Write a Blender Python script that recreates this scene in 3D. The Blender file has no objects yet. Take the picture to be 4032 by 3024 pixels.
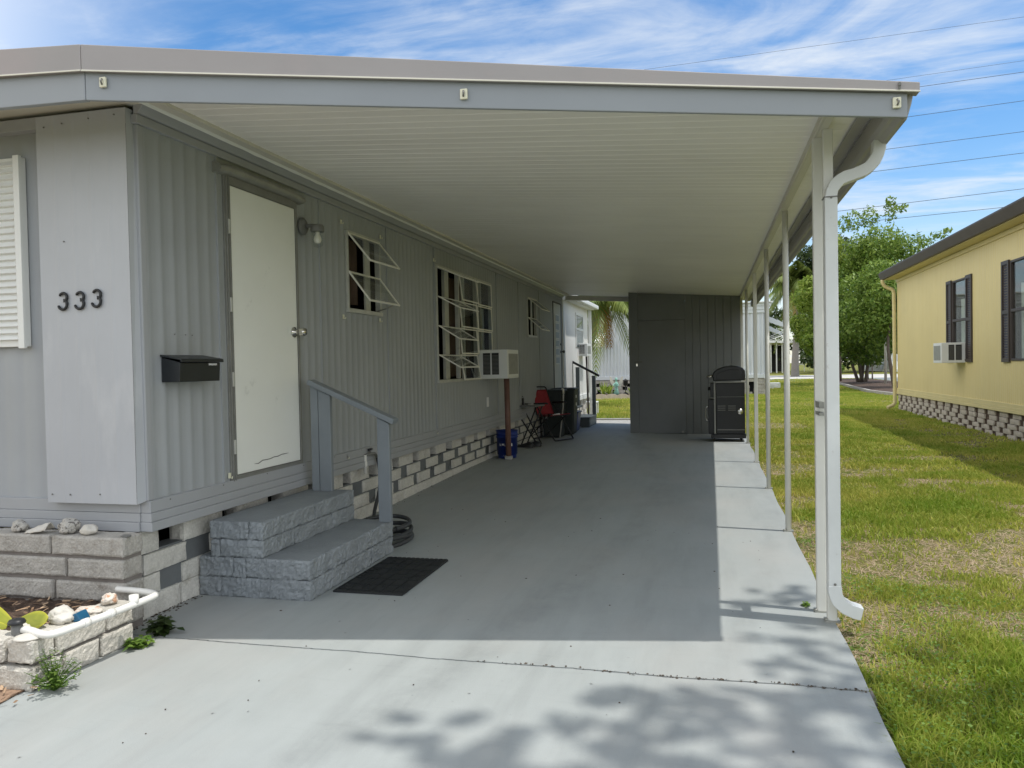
import bpy, math, random
import numpy as np
from mathutils import Vector, Matrix, noise
random.seed(7); RNG = np.random.default_rng(11)
SC = bpy.context.scene; COL = SC.collection; PI = math.pi
ORI = {}

# ------------------------------------------------------------------ helpers
class MB:
    """collects simple shapes into one mesh"""
    def __init__(s, xf=None): s.v = []; s.f = []; s.xf = xf; s.sm = set()
    def add(s, vs, fs, smooth=False):
        b = len(s.v)
        for p in vs:
            p = Vector(p); s.v.append(s.xf @ p if s.xf else p)
        for q in fs:
            if smooth: s.sm.add(len(s.f))
            s.f.append([b + i for i in q])
        return s
    def box(s, x0, x1, y0, y1, z0, z1):
        vs = [(x, y, z) for z in (z0, z1) for y in (y0, y1) for x in (x0, x1)]
        return s.add(vs, [(0,2,3,1),(4,5,7,6),(0,1,5,4),(1,3,7,5),(3,2,6,7),(2,0,4,6)])
    def hexa(s, vs):   # 8 corners: bottom loop then top loop
        return s.add(vs, [(3,2,1,0),(4,5,6,7),(0,1,5,4),(1,2,6,5),(2,3,7,6),(3,0,4,7)])
    def bar(s, a, b, w, h, up=(0,0,1)):
        a = Vector(a); b = Vector(b); d = (b-a).normalized(); up = Vector(up)
        if abs(d.dot(up)) > .99: up = Vector((1,0,0))
        x = d.cross(up).normalized(); z = x.cross(d)
        q = [(-w/2,-h/2),(w/2,-h/2),(w/2,h/2),(-w/2,h/2)]
        return s.hexa([a+x*i+z*j for i, j in q] + [b+x*i+z*j for i, j in q])
    def tube(s, pts, r, n=10, cap=True, closed=False, sx=1.0):
        pts = [Vector(p) for p in pts]; m = len(pts); rr = r if hasattr(r, '__len__') else [r]*m
        vs = []; prev = None
        for i, p in enumerate(pts):
            if closed: d = pts[(i+1) % m]-pts[i-1]
            else: d = pts[min(i+1, m-1)]-pts[max(i-1, 0)]
            d.normalize()
            if prev is None:
                u = Vector((0,0,1)) if abs(d.z) < .9 else Vector((1,0,0))
                x = d.cross(u).normalized()
            else: x = (prev - d*prev.dot(d)).normalized()
            y = d.cross(x); prev = x
            for k in range(n):
                a = 2*PI*k/n; vs.append(p + (x*math.cos(a)*sx + y*math.sin(a))*rr[i])
        fs = []
        for i in range(m if closed else m-1):
            j = (i+1) % m
            for k in range(n): fs.append((i*n+k, i*n+(k+1) % n, j*n+(k+1) % n, j*n+k))
        if cap and not closed: s.add(vs, fs, True); b = len(s.v)-len(vs); s.f.append([b+k for k in range(n)][::-1]); s.f.append([b+(m-1)*n+k for k in range(n)])
        else: s.add(vs, fs, True)
        return s
    def lathe(s, c, prof, n=24, axis='z'):
        vs = []; c = Vector(c)
        for r, h in prof:
            for k in range(n):
                a = 2*PI*k/n; u, w = r*math.cos(a), r*math.sin(a)
                vs.append(c + Vector((u,w,h) if axis == 'z' else (h,u,w) if axis == 'x' else (w,h,u)))
        fs = [(i*n+k, i*n+(k+1) % n, (i+1)*n+(k+1) % n, (i+1)*n+k) for i in range(len(prof)-1) for k in range(n)]
        s.add(vs, fs, True)
        b = len(s.v)-len(vs)
        if prof[0][0] > 1e-5: s.f.append([b+k for k in range(n)][::-1])
        if prof[-1][0] > 1e-5: s.f.append([b+(len(prof)-1)*n+k for k in range(n)])
        return s
    def prism(s, poly, axis, a, b):     # polygon in the other two axes, extruded
        def P(u, v, t): return {'x':(t,u,v), 'y':(u,t,v), 'z':(u,v,t)}[axis]
        n = len(poly); vs = [P(u,v,a) for u, v in poly]+[P(u,v,b) for u, v in poly]
        return s.add(vs, [tuple(range(n))[::-1], tuple(range(n, 2*n))] + [(i,(i+1) % n, n+(i+1) % n, n+i) for i in range(n)])
    def grid(s, us, vs_, fn, smooth=False):
        nu, nv = len(us), len(vs_)
        s.add([fn(u, v) for u in us for v in vs_], [(i*nv+j, (i+1)*nv+j, (i+1)*nv+j+1, i*nv+j+1) for i in range(nu-1) for j in range(nv-1)], smooth); return s
    def rough(s, x0, x1, y0, y1, z0, z1, amp, res, seed=0, freq=14, rnd=.006, faces='xXyYzZ', ampz=.25):
        """box with a split, uneven face: a subdivided shell pushed about by noise"""
        n = [max(2, int(round((b-a)/res))) for a, b in ((x0,x1),(y0,y1),(z0,z1))]
        L = [np.linspace(a, b, k+1) for (a, b), k in zip(((x0,x1),(y0,y1),(z0,z1)), n)]
        idx = {}; vs = []
        def V(i, j, k):
            if (i,j,k) in idx: return idx[(i,j,k)]
            p = Vector((L[0][i], L[1][j], L[2][k])); nr = Vector(((i == n[0])-(i == 0), (j == n[1])-(j == 0), ((k == n[2])-(k == 0))*1.0))
            e = nr.length; nn = nr.normalized() if e else nr
            q = p*freq + Vector((seed*3.7, seed*1.3, seed*2.1))
            d = noise.noise(q)*.45 + (.5-1.6*abs(noise.noise(q*2.1)))*.38 + (.5-1.6*abs(noise.noise(q*4.7)))*.26 + noise.noise(q*9.)*.16
            sc = amp if (abs(nr.x)+abs(nr.y)) else amp*ampz
            p = p + nn*(d*sc - (rnd*(e > 1.1)))
            idx[(i,j,k)] = len(vs); vs.append(p); return idx[(i,j,k)]
        fs = []
        for j in range(n[1]):
            for k in range(n[2]):
                if 'x' in faces: fs.append((V(0,j,k), V(0,j,k+1), V(0,j+1,k+1), V(0,j+1,k)))
                if 'X' in faces: fs.append((V(n[0],j,k), V(n[0],j+1,k), V(n[0],j+1,k+1), V(n[0],j,k+1)))
        for i in range(n[0]):
            for k in range(n[2]):
                if 'y' in faces: fs.append((V(i,0,k), V(i+1,0,k), V(i+1,0,k+1), V(i,0,k+1)))
                if 'Y' in faces: fs.append((V(i,n[1],k), V(i,n[1],k+1), V(i+1,n[1],k+1), V(i+1,n[1],k)))
            for j in range(n[1]):
                if 'z' in faces: fs.append((V(i,j,0), V(i,j+1,0), V(i+1,j+1,0), V(i+1,j,0)))
                if 'Z' in faces: fs.append((V(i,j,n[2]), V(i+1,j,n[2]), V(i+1,j+1,n[2]), V(i,j+1,n[2])))
        return s.add(vs, fs, False)
    def build(s, name, mat, parent=None, bevel=0, smooth=None, solid=0):
        o0 = ORI.get(parent.name, Vector()) if parent else Vector()
        me = bpy.data.meshes.new(name); me.from_pydata([tuple(p-o0) for p in s.v], [], s.f)
        if smooth is not None: me.polygons.foreach_set('use_smooth', [smooth]*len(me.polygons))
        elif s.sm: me.polygons.foreach_set('use_smooth', [i in s.sm for i in range(len(me.polygons))])
        me.materials.append(mat); me.update()
        o = bpy.data.objects.new(name, me); COL.objects.link(o)
        if parent: o.parent = parent; ORI[o.name] = o0
        if solid:
            m = o.modifiers.new('solid', 'SOLIDIFY'); m.thickness = solid
        if bevel:
            m = o.modifiers.new('bevel', 'BEVEL'); m.width = bevel; m.segments = 2; m.limit_method = 'ANGLE'; m.angle_limit = .6
        return o

def thing(name, label, cat, loc=(0,0,0), group=None):
    o = bpy.data.objects.new(name, None); COL.objects.link(o); o.location = loc; o.empty_display_size = .1
    ORI[o.name] = Vector(loc); o['label'] = label; o['category'] = cat
    if group: o['group'] = group
    return o
def tag(o, label, cat, group=None):
    o['label'] = label; o['category'] = cat
    if group: o['group'] = group
    return o
def struct(o, kind='structure'): o['kind'] = kind; return o
def copy_tree(o, loc, label):
    c = o.copy(); COL.objects.link(c); c.location = loc; c['label'] = label; ORI[c.name] = Vector(loc)
    for ch in list(o.children):
        k = ch.copy(); COL.objects.link(k); k.parent = c
        for g in list(ch.children):
            h = g.copy(); COL.objects.link(h); h.parent = k
    return c
def lin(r, g, b):
    f = lambda c: (c/255/12.92 if c/255 <= .04045 else ((c/255+.055)/1.055)**2.4)
    return (f(r), f(g), f(b))
def arc(c, r, a0, a1, n, plane='xz'):
    out = []
    for i in range(n+1):
        a = a0+(a1-a0)*i/n; u, v = r*math.cos(a), r*math.sin(a)
        out.append((c[0]+u, c[1], c[2]+v) if plane == 'xz' else (c[0]+u, c[1]+v, c[2]) if plane == 'xy' else (c[0], c[1]+u, c[2]+v))
    return out

# ------------------------------------------------------------------ materials
def nodes(name):
    m = bpy.data.materials.new(name); m.use_nodes = True; nt = m.node_tree
    return m, nt, nt.nodes['Principled BSDF']
def N(nt, t, **k):
    n = nt.nodes.new(t)
    for a, v in k.items():
        if a in n.inputs: n.inputs[a].default_value = v
        else: setattr(n, a, v)
    return n
def pm(name, c, rough=.55, var=.12, scale=3.0, c2=None, c2scale=2.0, c2lo=.55, c2hi=.75, bump=0., bscale=120., spec=.4, metal=0., stretch=(1,1,1), c2stretch=(1,1,1), fine=.0):
    """painted / mineral surface: base colour with slow drift, an optional worn second colour, fine bump"""
    m, nt, b = nodes(name); L = nt.links.new
    tc = N(nt, 'ShaderNodeTexCoord'); mp = N(nt, 'ShaderNodeMapping'); mp.inputs['Scale'].default_value = stretch
    geo = N(nt, 'ShaderNodeNewGeometry'); L(geo.outputs['Position'], mp.inputs['Vector'])
    n1 = N(nt, 'ShaderNodeTexNoise', Scale=scale, Detail=6.0, Roughness=.6); L(mp.outputs[0], n1.inputs['Vector'])
    r1 = N(nt, 'ShaderNodeMapRange'); r1.inputs['From Min'].default_value = .3; r1.inputs['From Max'].default_value = .7
    r1.inputs['To Min'].default_value = 1-var; r1.inputs['To Max'].default_value = 1+var; L(n1.outputs['Fac'], r1.inputs['Value'])
    mx = N(nt, 'ShaderNodeMix', data_type='RGBA', blend_type='MULTIPLY'); mx.inputs['Factor'].default_value = 1
    mx.inputs[6].default_value = (*c, 1); L(r1.outputs[0], mx.inputs[7]); out = mx.outputs[2]
    if c2:
        mp2 = N(nt, 'ShaderNodeMapping'); mp2.inputs['Scale'].default_value = c2stretch; L(geo.outputs['Position'], mp2.inputs['Vector'])
        n2 = N(nt, 'ShaderNodeTexNoise', Scale=c2scale, Detail=8.0, Roughness=.65); L(mp2.outputs[0], n2.inputs['Vector'])
        r2 = N(nt, 'ShaderNodeMapRange'); r2.inputs['From Min'].default_value = c2lo; r2.inputs['From Max'].default_value = c2hi; L(n2.outputs['Fac'], r2.inputs['Value'])
        m2 = N(nt, 'ShaderNodeMix', data_type='RGBA'); L(r2.outputs[0], m2.inputs['Factor']); L(out, m2.inputs[6]); m2.inputs[7].default_value = (*c2, 1); out = m2.outputs[2]
    if fine:
        n4 = N(nt, 'ShaderNodeTexNoise', Scale=bscale*.7, Detail=3.0); L(geo.outputs['Position'], n4.inputs['Vector'])
        r4 = N(nt, 'ShaderNodeMapRange'); r4.inputs['From Min'].default_value = .3; r4.inputs['From Max'].default_value = .7; r4.inputs['To Min'].default_value = 1-fine; r4.inputs['To Max'].default_value = 1+fine; L(n4.outputs['Fac'], r4.inputs['Value'])
        m4 = N(nt, 'ShaderNodeMix', data_type='RGBA', blend_type='MULTIPLY'); m4.inputs['Factor'].default_value = 1; L(out, m4.inputs[6]); L(r4.outputs[0], m4.inputs[7]); out = m4.outputs[2]
    L(out, b.inputs['Base Color'])
    b.inputs['Roughness'].default_value = rough; b.inputs['Specular IOR Level'].default_value = spec; b.inputs['Metallic'].default_value = metal
    if bump:
        n3 = N(nt, 'ShaderNodeTexNoise', Scale=bscale, Detail=4.0); L(geo.outputs['Position'], n3.inputs['Vector'])
        bp = N(nt, 'ShaderNodeBump', Strength=bump, Distance=.01); L(n3.outputs['Fac'], bp.inputs['Height']); L(bp.outputs[0], b.inputs['Normal'])
    return m
def glassm(name, tint=(1,1,1), rough=.0):
    m, nt, b = nodes(name); L = nt.links.new
    g = N(nt, 'ShaderNodeBsdfGlossy'); g.inputs['Roughness'].default_value = .02
    t = N(nt, 'ShaderNodeBsdfTransparent'); t.inputs['Color'].default_value = (*tint, 1)
    fr = N(nt, 'ShaderNodeLayerWeight', Blend=.5); pw = N(nt, 'ShaderNodeMath', operation='POWER'); pw.inputs[1].default_value = 4.0; L(fr.outputs['Facing'], pw.inputs[0])
    mul = N(nt, 'ShaderNodeMath', operation='MULTIPLY_ADD'); mul.inputs[1].default_value = .6; mul.inputs[2].default_value = .035
    L(pw.outputs[0], mul.inputs[0]); mx = N(nt, 'ShaderNodeMixShader'); L(mul.outputs[0], mx.inputs[0]); L(t.outputs[0], mx.inputs[1]); L(g.outputs[0], mx.inputs[2])
    L(mx.outputs[0], nt.nodes['Material Output'].inputs['Surface']); return m
def leafm(name, c, c2, rough=.5, trans=.35, spec=.35):
    """foliage: per-leaf colour from the mesh attribute 'tone' (0..1), part of the light passes through"""
    m, nt, b = nodes(name); L = nt.links.new
    at = N(nt, 'ShaderNodeAttribute', attribute_name='tone'); mx = N(nt, 'ShaderNodeMix', data_type='RGBA')
    L(at.outputs['Fac'], mx.inputs['Factor']); mx.inputs[6].default_value = (*c, 1); mx.inputs[7].default_value = (*c2, 1)
    L(mx.outputs[2], b.inputs['Base Color']); b.inputs['Roughness'].default_value = rough; b.inputs['Specular IOR Level'].default_value = spec
    tr = N(nt, 'ShaderNodeBsdfTranslucent'); L(mx.outputs[2], tr.inputs['Color'])
    ms = N(nt, 'ShaderNodeMixShader'); ms.inputs[0].default_value = trans; L(b.outputs[0], ms.inputs[1]); L(tr.outputs[0], ms.inputs[2])
    L(ms.outputs[0], nt.nodes['Material Output'].inputs['Surface']); return m

M = {}
M['siding'] = pm('grey_painted_siding', (.335,.352,.368), .5, .08, 1.2, c2=(.40,.415,.43), c2scale=2.2, c2lo=.56, c2hi=.8, c2stretch=(1,1,.35), bump=.05, bscale=300)
M['cover'] = pm('grey_painted_panel', (.41,.425,.45), .5, .07, 1.0, c2=(.50,.51,.525), c2scale=2.4, c2lo=.55, c2hi=.8, c2stretch=(1.5,1,.5), bump=.04, bscale=260)
M['trim'] = pm('grey_painted_trim', (.345,.355,.37), .45, .06, 1.5, bump=.03, bscale=200)
M['fascia'] = pm('fascia_grey', (.27,.29,.315), .45, .05, 1.2, bump=.03, bscale=150)
M['band'] = pm('fascia_band_faded', (.30,.282,.283), .5, .05, 2.0, c2=(.345,.295,.295), c2scale=1.1, c2lo=.5, c2hi=.72)
M['soffit'] = pm('soffit_cream', (.86,.84,.79), .45, .05, .8, c2=(.79,.77,.72), c2scale=1.3, c2lo=.5, c2hi=.75, c2stretch=(.35,2,1))
M['cream'] = pm('cream_metal', (.62,.60,.52), .45, .06, 2)
M['post'] = pm('post_white_enamel', (.66,.66,.62), .4, .06, 3, c2=(.45,.42,.38), c2scale=9, c2lo=.66, c2hi=.74)
M['spout'] = pm('downspout_white', (.60,.62,.62), .38, .07, 4, c2=(.42,.40,.37), c2scale=12, c2lo=.66, c2hi=.75)
M['gutter'] = pm('gutter_grey', (.33,.32,.30), .5, .05, 2)
M['white'] = pm('white_paint', (.74,.75,.73), .45, .04, 2)
M['door'] = pm('door_white_paint', (.84,.85,.81), .45, .04, 1.2, c2=(.55,.56,.53), c2scale=5, c2lo=.64, c2hi=.8)
M['alu'] = pm('bare_aluminium', (.50,.50,.46), .42, .12, 10, c2=(.34,.32,.28), c2scale=14, c2lo=.6, c2hi=.74, metal=.1)
M['sash'] = pm('cream_sash_frame', (.84,.82,.74), .45, .06, 8)
M['alu_frame'] = pm('grey_door_frame', (.22,.22,.205), .42, .12, 10, c2=(.24,.23,.2), c2scale=14, c2lo=.6, c2hi=.74, metal=.2)
M['alu_dark'] = pm('weathered_aluminium', (.33,.33,.30), .45, .15, 10, metal=.4)
M['chrome'] = pm('chrome', (.62,.60,.56), .15, .05, 10, metal=1.0)
M['black'] = pm('black_plastic', (.018,.019,.021), .42, .2, 6)
M['blackmetal'] = pm('black_mailbox_metal', (.016,.019,.022), .38, .15, 9, bump=.06, bscale=400)
M['grill'] = pm('grill_black_enamel', (.010,.010,.011), .28, .2, 6, c2=(.05,.05,.05), c2scale=16, c2lo=.66, c2hi=.78)
M['rail'] = pm('rail_grey_paint', (.205,.228,.245), .5, .08, 4, bump=.05, bscale=80)
M['step'] = pm('step_grey_paint', (.225,.245,.256), .6, .10, 5, c2=(.29,.31,.315), c2scale=9, c2lo=.6, c2hi=.78, bump=.5, bscale=60)
M['block'] = pm('split_face_block', (.40,.38,.345), .85, .16, 7, c2=(.29,.265,.23), c2scale=11, c2lo=.52, c2hi=.7, bump=.5, bscale=130, fine=.14)
M['block_pale'] = pm('weathered_pale_block', (.50,.475,.42), .85, .14, 7, c2=(.36,.33,.28), c2scale=10, c2lo=.56, c2hi=.72, bump=.5, bscale=130, fine=.14)
M['skirt'] = pm('skirt_block', (.56,.545,.50), .85, .12, 5, c2=(.34,.31,.26), c2scale=8, c2lo=.6, c2hi=.76, bump=.4, bscale=110, fine=.12)
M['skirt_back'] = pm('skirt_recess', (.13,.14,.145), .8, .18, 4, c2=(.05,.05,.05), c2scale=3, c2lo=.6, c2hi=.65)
M['mortar'] = pm('mortar', (.20,.18,.165), .9, .15, 12, bump=.4, bscale=160)
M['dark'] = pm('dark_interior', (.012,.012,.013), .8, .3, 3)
M['curtain'] = pm('brown_curtain', (.085,.055,.04), .8, .35, 5, stretch=(1,6,1))
M['blind'] = pm('pale_blind', (.45,.50,.55), .6, .1, 4)
M['glass'] = glassm('window_glass', (.93,.95,.94))
M['glass2'] = glassm('awning_glass', (.95,.96,.95))
M['red'] = pm('red_canvas', (.24,.020,.030), .75, .12, 14, bump=.15, bscale=500)
M['bin'] = pm('bin_black_green', (.016,.022,.021), .5, .2, 4)
M['blue'] = pm('blue_plastic', (.012,.03,.17), .4, .1, 5)
M['paper'] = pm('white_print', (.75,.75,.75), .5, .05, 8)
M['rust'] = pm('brown_painted_pipe', (.16,.085,.065), .55, .18, 5, c2=(.10,.06,.05), c2scale=9)
M['concrete_foot'] = pm('concrete_foot', (.40,.39,.36), .9, .2, 18, bump=.4)
M['hose'] = pm('hose_grey', (.045,.048,.05), .5, .15, 12)
M['mat'] = pm('rubber_mat', (.016,.018,.019), .6, .2, 10, c2=(.05,.05,.05), c2scale=22, c2lo=.6, c2hi=.75)
M['shed'] = pm('shed_grey_board', (.185,.195,.20), .6, .07, 1.2, c2=(.155,.165,.17), c2scale=1.6, c2lo=.52, c2hi=.75, bump=.04)
M['rail2'] = pm('dark_green_grey_wood', (.075,.09,.095), .6, .12, 5)
M['whitewall'] = pm('white_metal_siding', (.78,.77,.74), .45, .05, 1.5, c2=(.66,.65,.62), c2scale=2, c2lo=.6, c2hi=.8, c2stretch=(1,1,.3))
M['metalwall'] = pm('silver_blue_siding', (.60,.63,.66), .42, .05, 1.0)
M['yellow'] = pm('yellow_siding', (.66,.555,.27), .5, .05, .8, c2=(.60,.48,.21), c2scale=1.2, c2lo=.58, c2hi=.8, c2stretch=(1,2.5,.25))
M['yellow_trim'] = pm('yellow_trim', (.64,.55,.28), .5, .05, 2)
M['brown'] = pm('dark_brown_metal', (.058,.046,.042), .5, .12, 3)
M['rock'] = pm('coral_rock', (.46,.44,.40), .95, .15, 20, c2=(.14,.13,.12), c2scale=48, c2lo=.54, c2hi=.6, bump=1.0, bscale=70)
M['shell'] = pm('bleached_shell', (.58,.55,.49), .6, .08, 14, bump=.15, bscale=90)
M['shell_pink'] = pm('orange_white_shell', (.62,.56,.49), .55, .08, 14, c2=(.50,.28,.17), c2scale=24, c2lo=.56, c2hi=.62)
M['pvc'] = pm('white_pvc', (.74,.73,.69), .4, .05, 6, c2=(.60,.57,.50), c2scale=9, c2lo=.6, c2hi=.8)
M['bluebit'] = pm('blue_tile', (.015,.09,.17), .3, .1, 10)
M['mulch'] = pm('dark_mulch', (.07,.045,.032), .95, .35, 26, c2=(.20,.14,.10), c2scale=40, c2lo=.55, c2hi=.65, bump=1.0, bscale=60)
M['dirt'] = pm('dry_dirt', (.30,.20,.135), .95, .2, 16, c2=(.16,.10,.065), c2scale=26, c2lo=.5, c2hi=.62, bump=.8, bscale=70)
M['bark'] = pm('tree_bark', (.13,.105,.085), .9, .25, 12, bump=.8, bscale=30)
M['palmbark'] = pm('palm_bark', (.20,.185,.165), .9, .2, 8, stretch=(1,1,6), bump=.5, bscale=12)
M['road'] = pm('pale_road', (.52,.50,.46), .85, .08, 1)
M['asphalt'] = pm('grey_drive', (.20,.215,.21), .85, .1, 1)
M['wire'] = pm('power_wire', (.05,.055,.065), .6, .05, 5)
M['fairy'] = pm('verdigris_resin', (.22,.42,.36), .6, .2, 12)
M['clip'] = pm('yellowed_clip', (.72,.70,.55), .4, .05, 20)
M['nail'] = pm('screw_head', (.16,.16,.15), .5, .1, 30)
M['bulb'] = pm('bulb_white', (.78,.75,.66), .3, .02, 20)

# painted driveway: brushed paint, faint arcs of tyre dust, stains
def slab_mat():
    m, nt, b = nodes('painted_concrete'); L = nt.links.new
    geo = N(nt, 'ShaderNodeNewGeometry')
    def ns(scale, st, det=6., rg=.6, w=0):
        mp = N(nt, 'ShaderNodeMapping'); mp.inputs['Scale'].default_value = st; mp.inputs['Rotation'].default_value = (0,0,w); L(geo.outputs['Position'], mp.inputs['Vector'])
        n = N(nt, 'ShaderNodeTexNoise', Scale=scale, Detail=det, Roughness=rg); L(mp.outputs[0], n.inputs['Vector']); return n.outputs['Fac']
    def rng(src, a, b_, lo, hi):
        r = N(nt, 'ShaderNodeMapRange'); r.inputs['From Min'].default_value = a; r.inputs['From Max'].default_value = b_; r.inputs['To Min'].default_value = lo; r.inputs['To Max'].default_value = hi; L(src, r.inputs['Value']); return r.outputs[0]
    def mul(a, b_):
        x = N(nt, 'ShaderNodeMath', operation='MULTIPLY'); L(a, x.inputs[0]); L(b_, x.inputs[1]); return x.outputs[0]
    v = mul(rng(ns(1.1, (1,1,1)), .3, .7, .93, 1.05), rng(ns(5, (1.6,.5,1), 6, .6, .9), .3, .7, .96, 1.03))
    v = mul(v, rng(ns(2.2, (3.2,.32,1), 5, .6, -.25), .50, .75, 1.0, .88))       # tyre dust running along the drive
    v = mul(v, rng(ns(260, (1,1,1), 2), .3, .7, .96, 1.04))
    v = mul(v, rng(ns(30, (1,1,1), 3), .68, .76, 1.0, .84)); v = mul(v, rng(ns(.75, (2.6,.5,1), 6, .7, .7), .48, .72, 1.0, .90)); v = mul(v, rng(ns(9, (.25,2.2,1), 6, .7, .35), .58, .75, 1.0, .93))
    sp = N(nt, 'ShaderNodeSeparateXYZ'); L(geo.outputs['Position'], sp.inputs[0])
    def mt(op, a, b_=None, c_=None):
        n = N(nt, 'ShaderNodeMath', operation=op)
        for i, q in enumerate((a, b_, c_)):
            if q is None: continue
            if isinstance(q, (int, float)): n.inputs[i].default_value = q
            else: L(q, n.inputs[i])
        return n.outputs[0]
    yy_ = mt('ADD', sp.outputs['Y'], -7.5); u_ = mt('ADD', mt('MULTIPLY_ADD', mt('MULTIPLY', yy_, yy_), .028, sp.outputs['X']), mt('MULTIPLY', ns(1.4, (1,1,1), 3), .12))
    for c0, wd, am in ((-.45,.11,.13),(1.05,.12,.10),(.55,.07,.08)):      # curved tyre tracks left by cars swinging in
        band = rng(mt('ABSOLUTE', mt('ADD', u_, -c0)), wd*.5, wd*1.3, am, 0.); v = mul(v, mt('SUBTRACT', 1.0, mul(band, rng(ns(3.5, (1,1,1), 7, .75), .36, .6, 0., 1.))))
    mx = N(nt, 'ShaderNodeMix', data_type='RGBA', blend_type='MULTIPLY'); mx.inputs['Factor'].default_value = 1; mx.inputs[6].default_value = (.340,.364,.356,1); L(v, mx.inputs[7])
    m2 = N(nt, 'ShaderNodeMix', data_type='RGBA'); L(rng(ns(.9, (1,.6,1), 7), .46, .78, 0, .8), m2.inputs['Factor']); L(mx.outputs[2], m2.inputs[6]); m2.inputs[7].default_value = (.372,.362,.336,1)
    L(m2.outputs[2], b.inputs['Base Color']); b.inputs['Roughness'].default_value = .62; b.inputs['Specular IOR Level'].default_value = .35
    bp = N(nt, 'ShaderNodeBump', Strength=.12, Distance=.01); L(ns(150, (1,1,1), 5), bp.inputs['Height']); L(bp.outputs[0], b.inputs['Normal'])
    return m
M['slab'] = slab_mat()

def lawn_mat():
    m, nt, b = nodes('lawn_soil_and_thatch'); L = nt.links.new
    geo = N(nt, 'ShaderNodeNewGeometry')
    n1 = N(nt, 'ShaderNodeTexNoise', Scale=.55, Detail=7., Roughness=.65); n2 = N(nt, 'ShaderNodeTexNoise', Scale=24., Detail=6., Roughness=.7)
    n3 = N(nt, 'ShaderNodeTexNoise', Scale=5., Detail=6., Roughness=.7)
    for n in (n1, n2, n3): L(geo.outputs['Position'], n.inputs['Vector'])
    cr = N(nt, 'ShaderNodeValToRGB'); e = cr.color_ramp; e.elements[0].position = .33; e.elements[0].color = (.10,.13,.025,1); e.elements[1].position = .68; e.elements[1].color = (.30,.24,.12,1)
    x = e.elements.new(.5); x.color = (.17,.19,.045,1); L(n3.outputs['Fac'], cr.inputs['Fac'])
    mx = N(nt, 'ShaderNodeMix', data_type='RGBA', blend_type='MULTIPLY'); mx.inputs['Factor'].default_value = .6; L(cr.outputs['Color'], mx.inputs[6])
    cr2 = N(nt, 'ShaderNodeValToRGB'); cr2.color_ramp.elements[0].position = .35; cr2.color_ramp.elements[0].color = (.35,.35,.35,1); cr2.color_ramp.elements[1].position = .65; cr2.color_ramp.elements[1].color = (1.5,1.4,1.3,1)
    L(n2.outputs['Fac'], cr2.inputs['Fac']); L(cr2.outputs['Color'], mx.inputs[7]); L(mx.outputs[2], b.inputs['Base Color'])
    b.inputs['Roughness'].default_value = .95; b.inputs['Specular IOR Level'].default_value = .1
    bp = N(nt, 'ShaderNodeBump', Strength=1., Distance=.03); L(n2.outputs['Fac'], bp.inputs['Height']); L(bp.outputs[0], b.inputs['Normal'])
    return m
M['lawn'] = lawn_mat()
M['grass'] = leafm('grass_blades', (.215,.33,.028), (.64,.56,.14), .55, .45, .25)
M['straw'] = leafm('dead_grass', (.40,.29,.19), (.60,.48,.33), .8, .2, .1)
M['weedleaf'] = leafm('weed_leaf', (.085,.17,.025), (.20,.30,.05), .5, .35)
M['treeleaf'] = leafm('tree_leaf', (.075,.155,.018), (.27,.36,.065), .45, .35)
M['treebright'] = leafm('tree_leaf_bright', (.12,.21,.02), (.34,.41,.075), .45, .4)
M['treedark'] = leafm('tree_leaf_dark', (.028,.055,.014), (.07,.10,.03), .5, .3)
M['palmleaf'] = leafm('palm_leaflet', (.07,.12,.02), (.25,.29,.075), .45, .3)
M['palmdead'] = leafm('palm_dead_leaflet', (.30,.15,.04), (.42,.26,.10), .7, .2)
M['cactus'] = leafm('cactus_yellow_green', (.20,.23,.02), (.50,.47,.05), .5, .1)
M['chips'] = leafm('wood_chips', (.20,.12,.07), (.50,.36,.24), .9, .0, .1)
M['crumbs'] = leafm('dark_crumbs', (.05,.042,.035), (.30,.23,.16), .9, .0, .1)
M['flower'] = leafm('white_flower', (.65,.65,.58), (.75,.75,.70), .6, .3)

# ------------------------------------------------------------------ camera, sun, sky
CX, CY, F = 2016., 1512., 3087.
YAW, PITCH, ROLL, CAMH = 0.248436706, -0.02303998, 0.01945502, 1.25
fw = Vector((-math.sin(YAW)*math.cos(PITCH), math.cos(YAW)*math.cos(PITCH), math.sin(PITCH)))
rt = Vector((math.cos(YAW), math.sin(YAW), 0)); dn = fw.cross(rt)
r2 = rt*math.cos(ROLL)+dn*math.sin(ROLL); d2 = -rt*math.sin(ROLL)+dn*math.cos(ROLL)
cam = bpy.data.objects.new('camera', bpy.data.cameras.new('camera')); COL.objects.link(cam)
m4 = Matrix((r2, -d2, -fw)).transposed().to_4x4(); m4.translation = (0,0,CAMH); cam.matrix_world = m4
cam.data.sensor_width = 36; cam.data.lens = F/4032*36; cam.data.clip_end = 3000; cam.data.clip_start = .05
SC.camera = cam
SUN = Vector((1.0, -.14, 0)).normalized()*math.cos(math.radians(71))+Vector((0,0,math.sin(math.radians(71))))
sl = bpy.data.lights.new('sun', 'SUN'); sl.energy = 2.5; sl.angle = math.radians(.53); sl.color = (1,.965,.905)
so = bpy.data.objects.new('sun', sl); COL.objects.link(so); so.rotation_euler = (-SUN).to_track_quat('-Z', 'Y').to_euler(); so.location = (8,-2,20)
W = bpy.data.worlds.new('World'); SC.world = W; W.use_nodes = True; nt = W.node_tree; L = nt.links.new
bg = nt.nodes['Background']; bg.inputs['Strength'].default_value = .15
sky = N(nt, 'ShaderNodeTexSky', sky_type='NISHITA'); sky.sun_disc = False; sky.sun_elevation = math.radians(71); sky.sun_rotation = math.atan2(SUN.x, SUN.y)
sky.air_density = 1.0; sky.dust_density = .3; sky.ozone_density = 2.0
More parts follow.
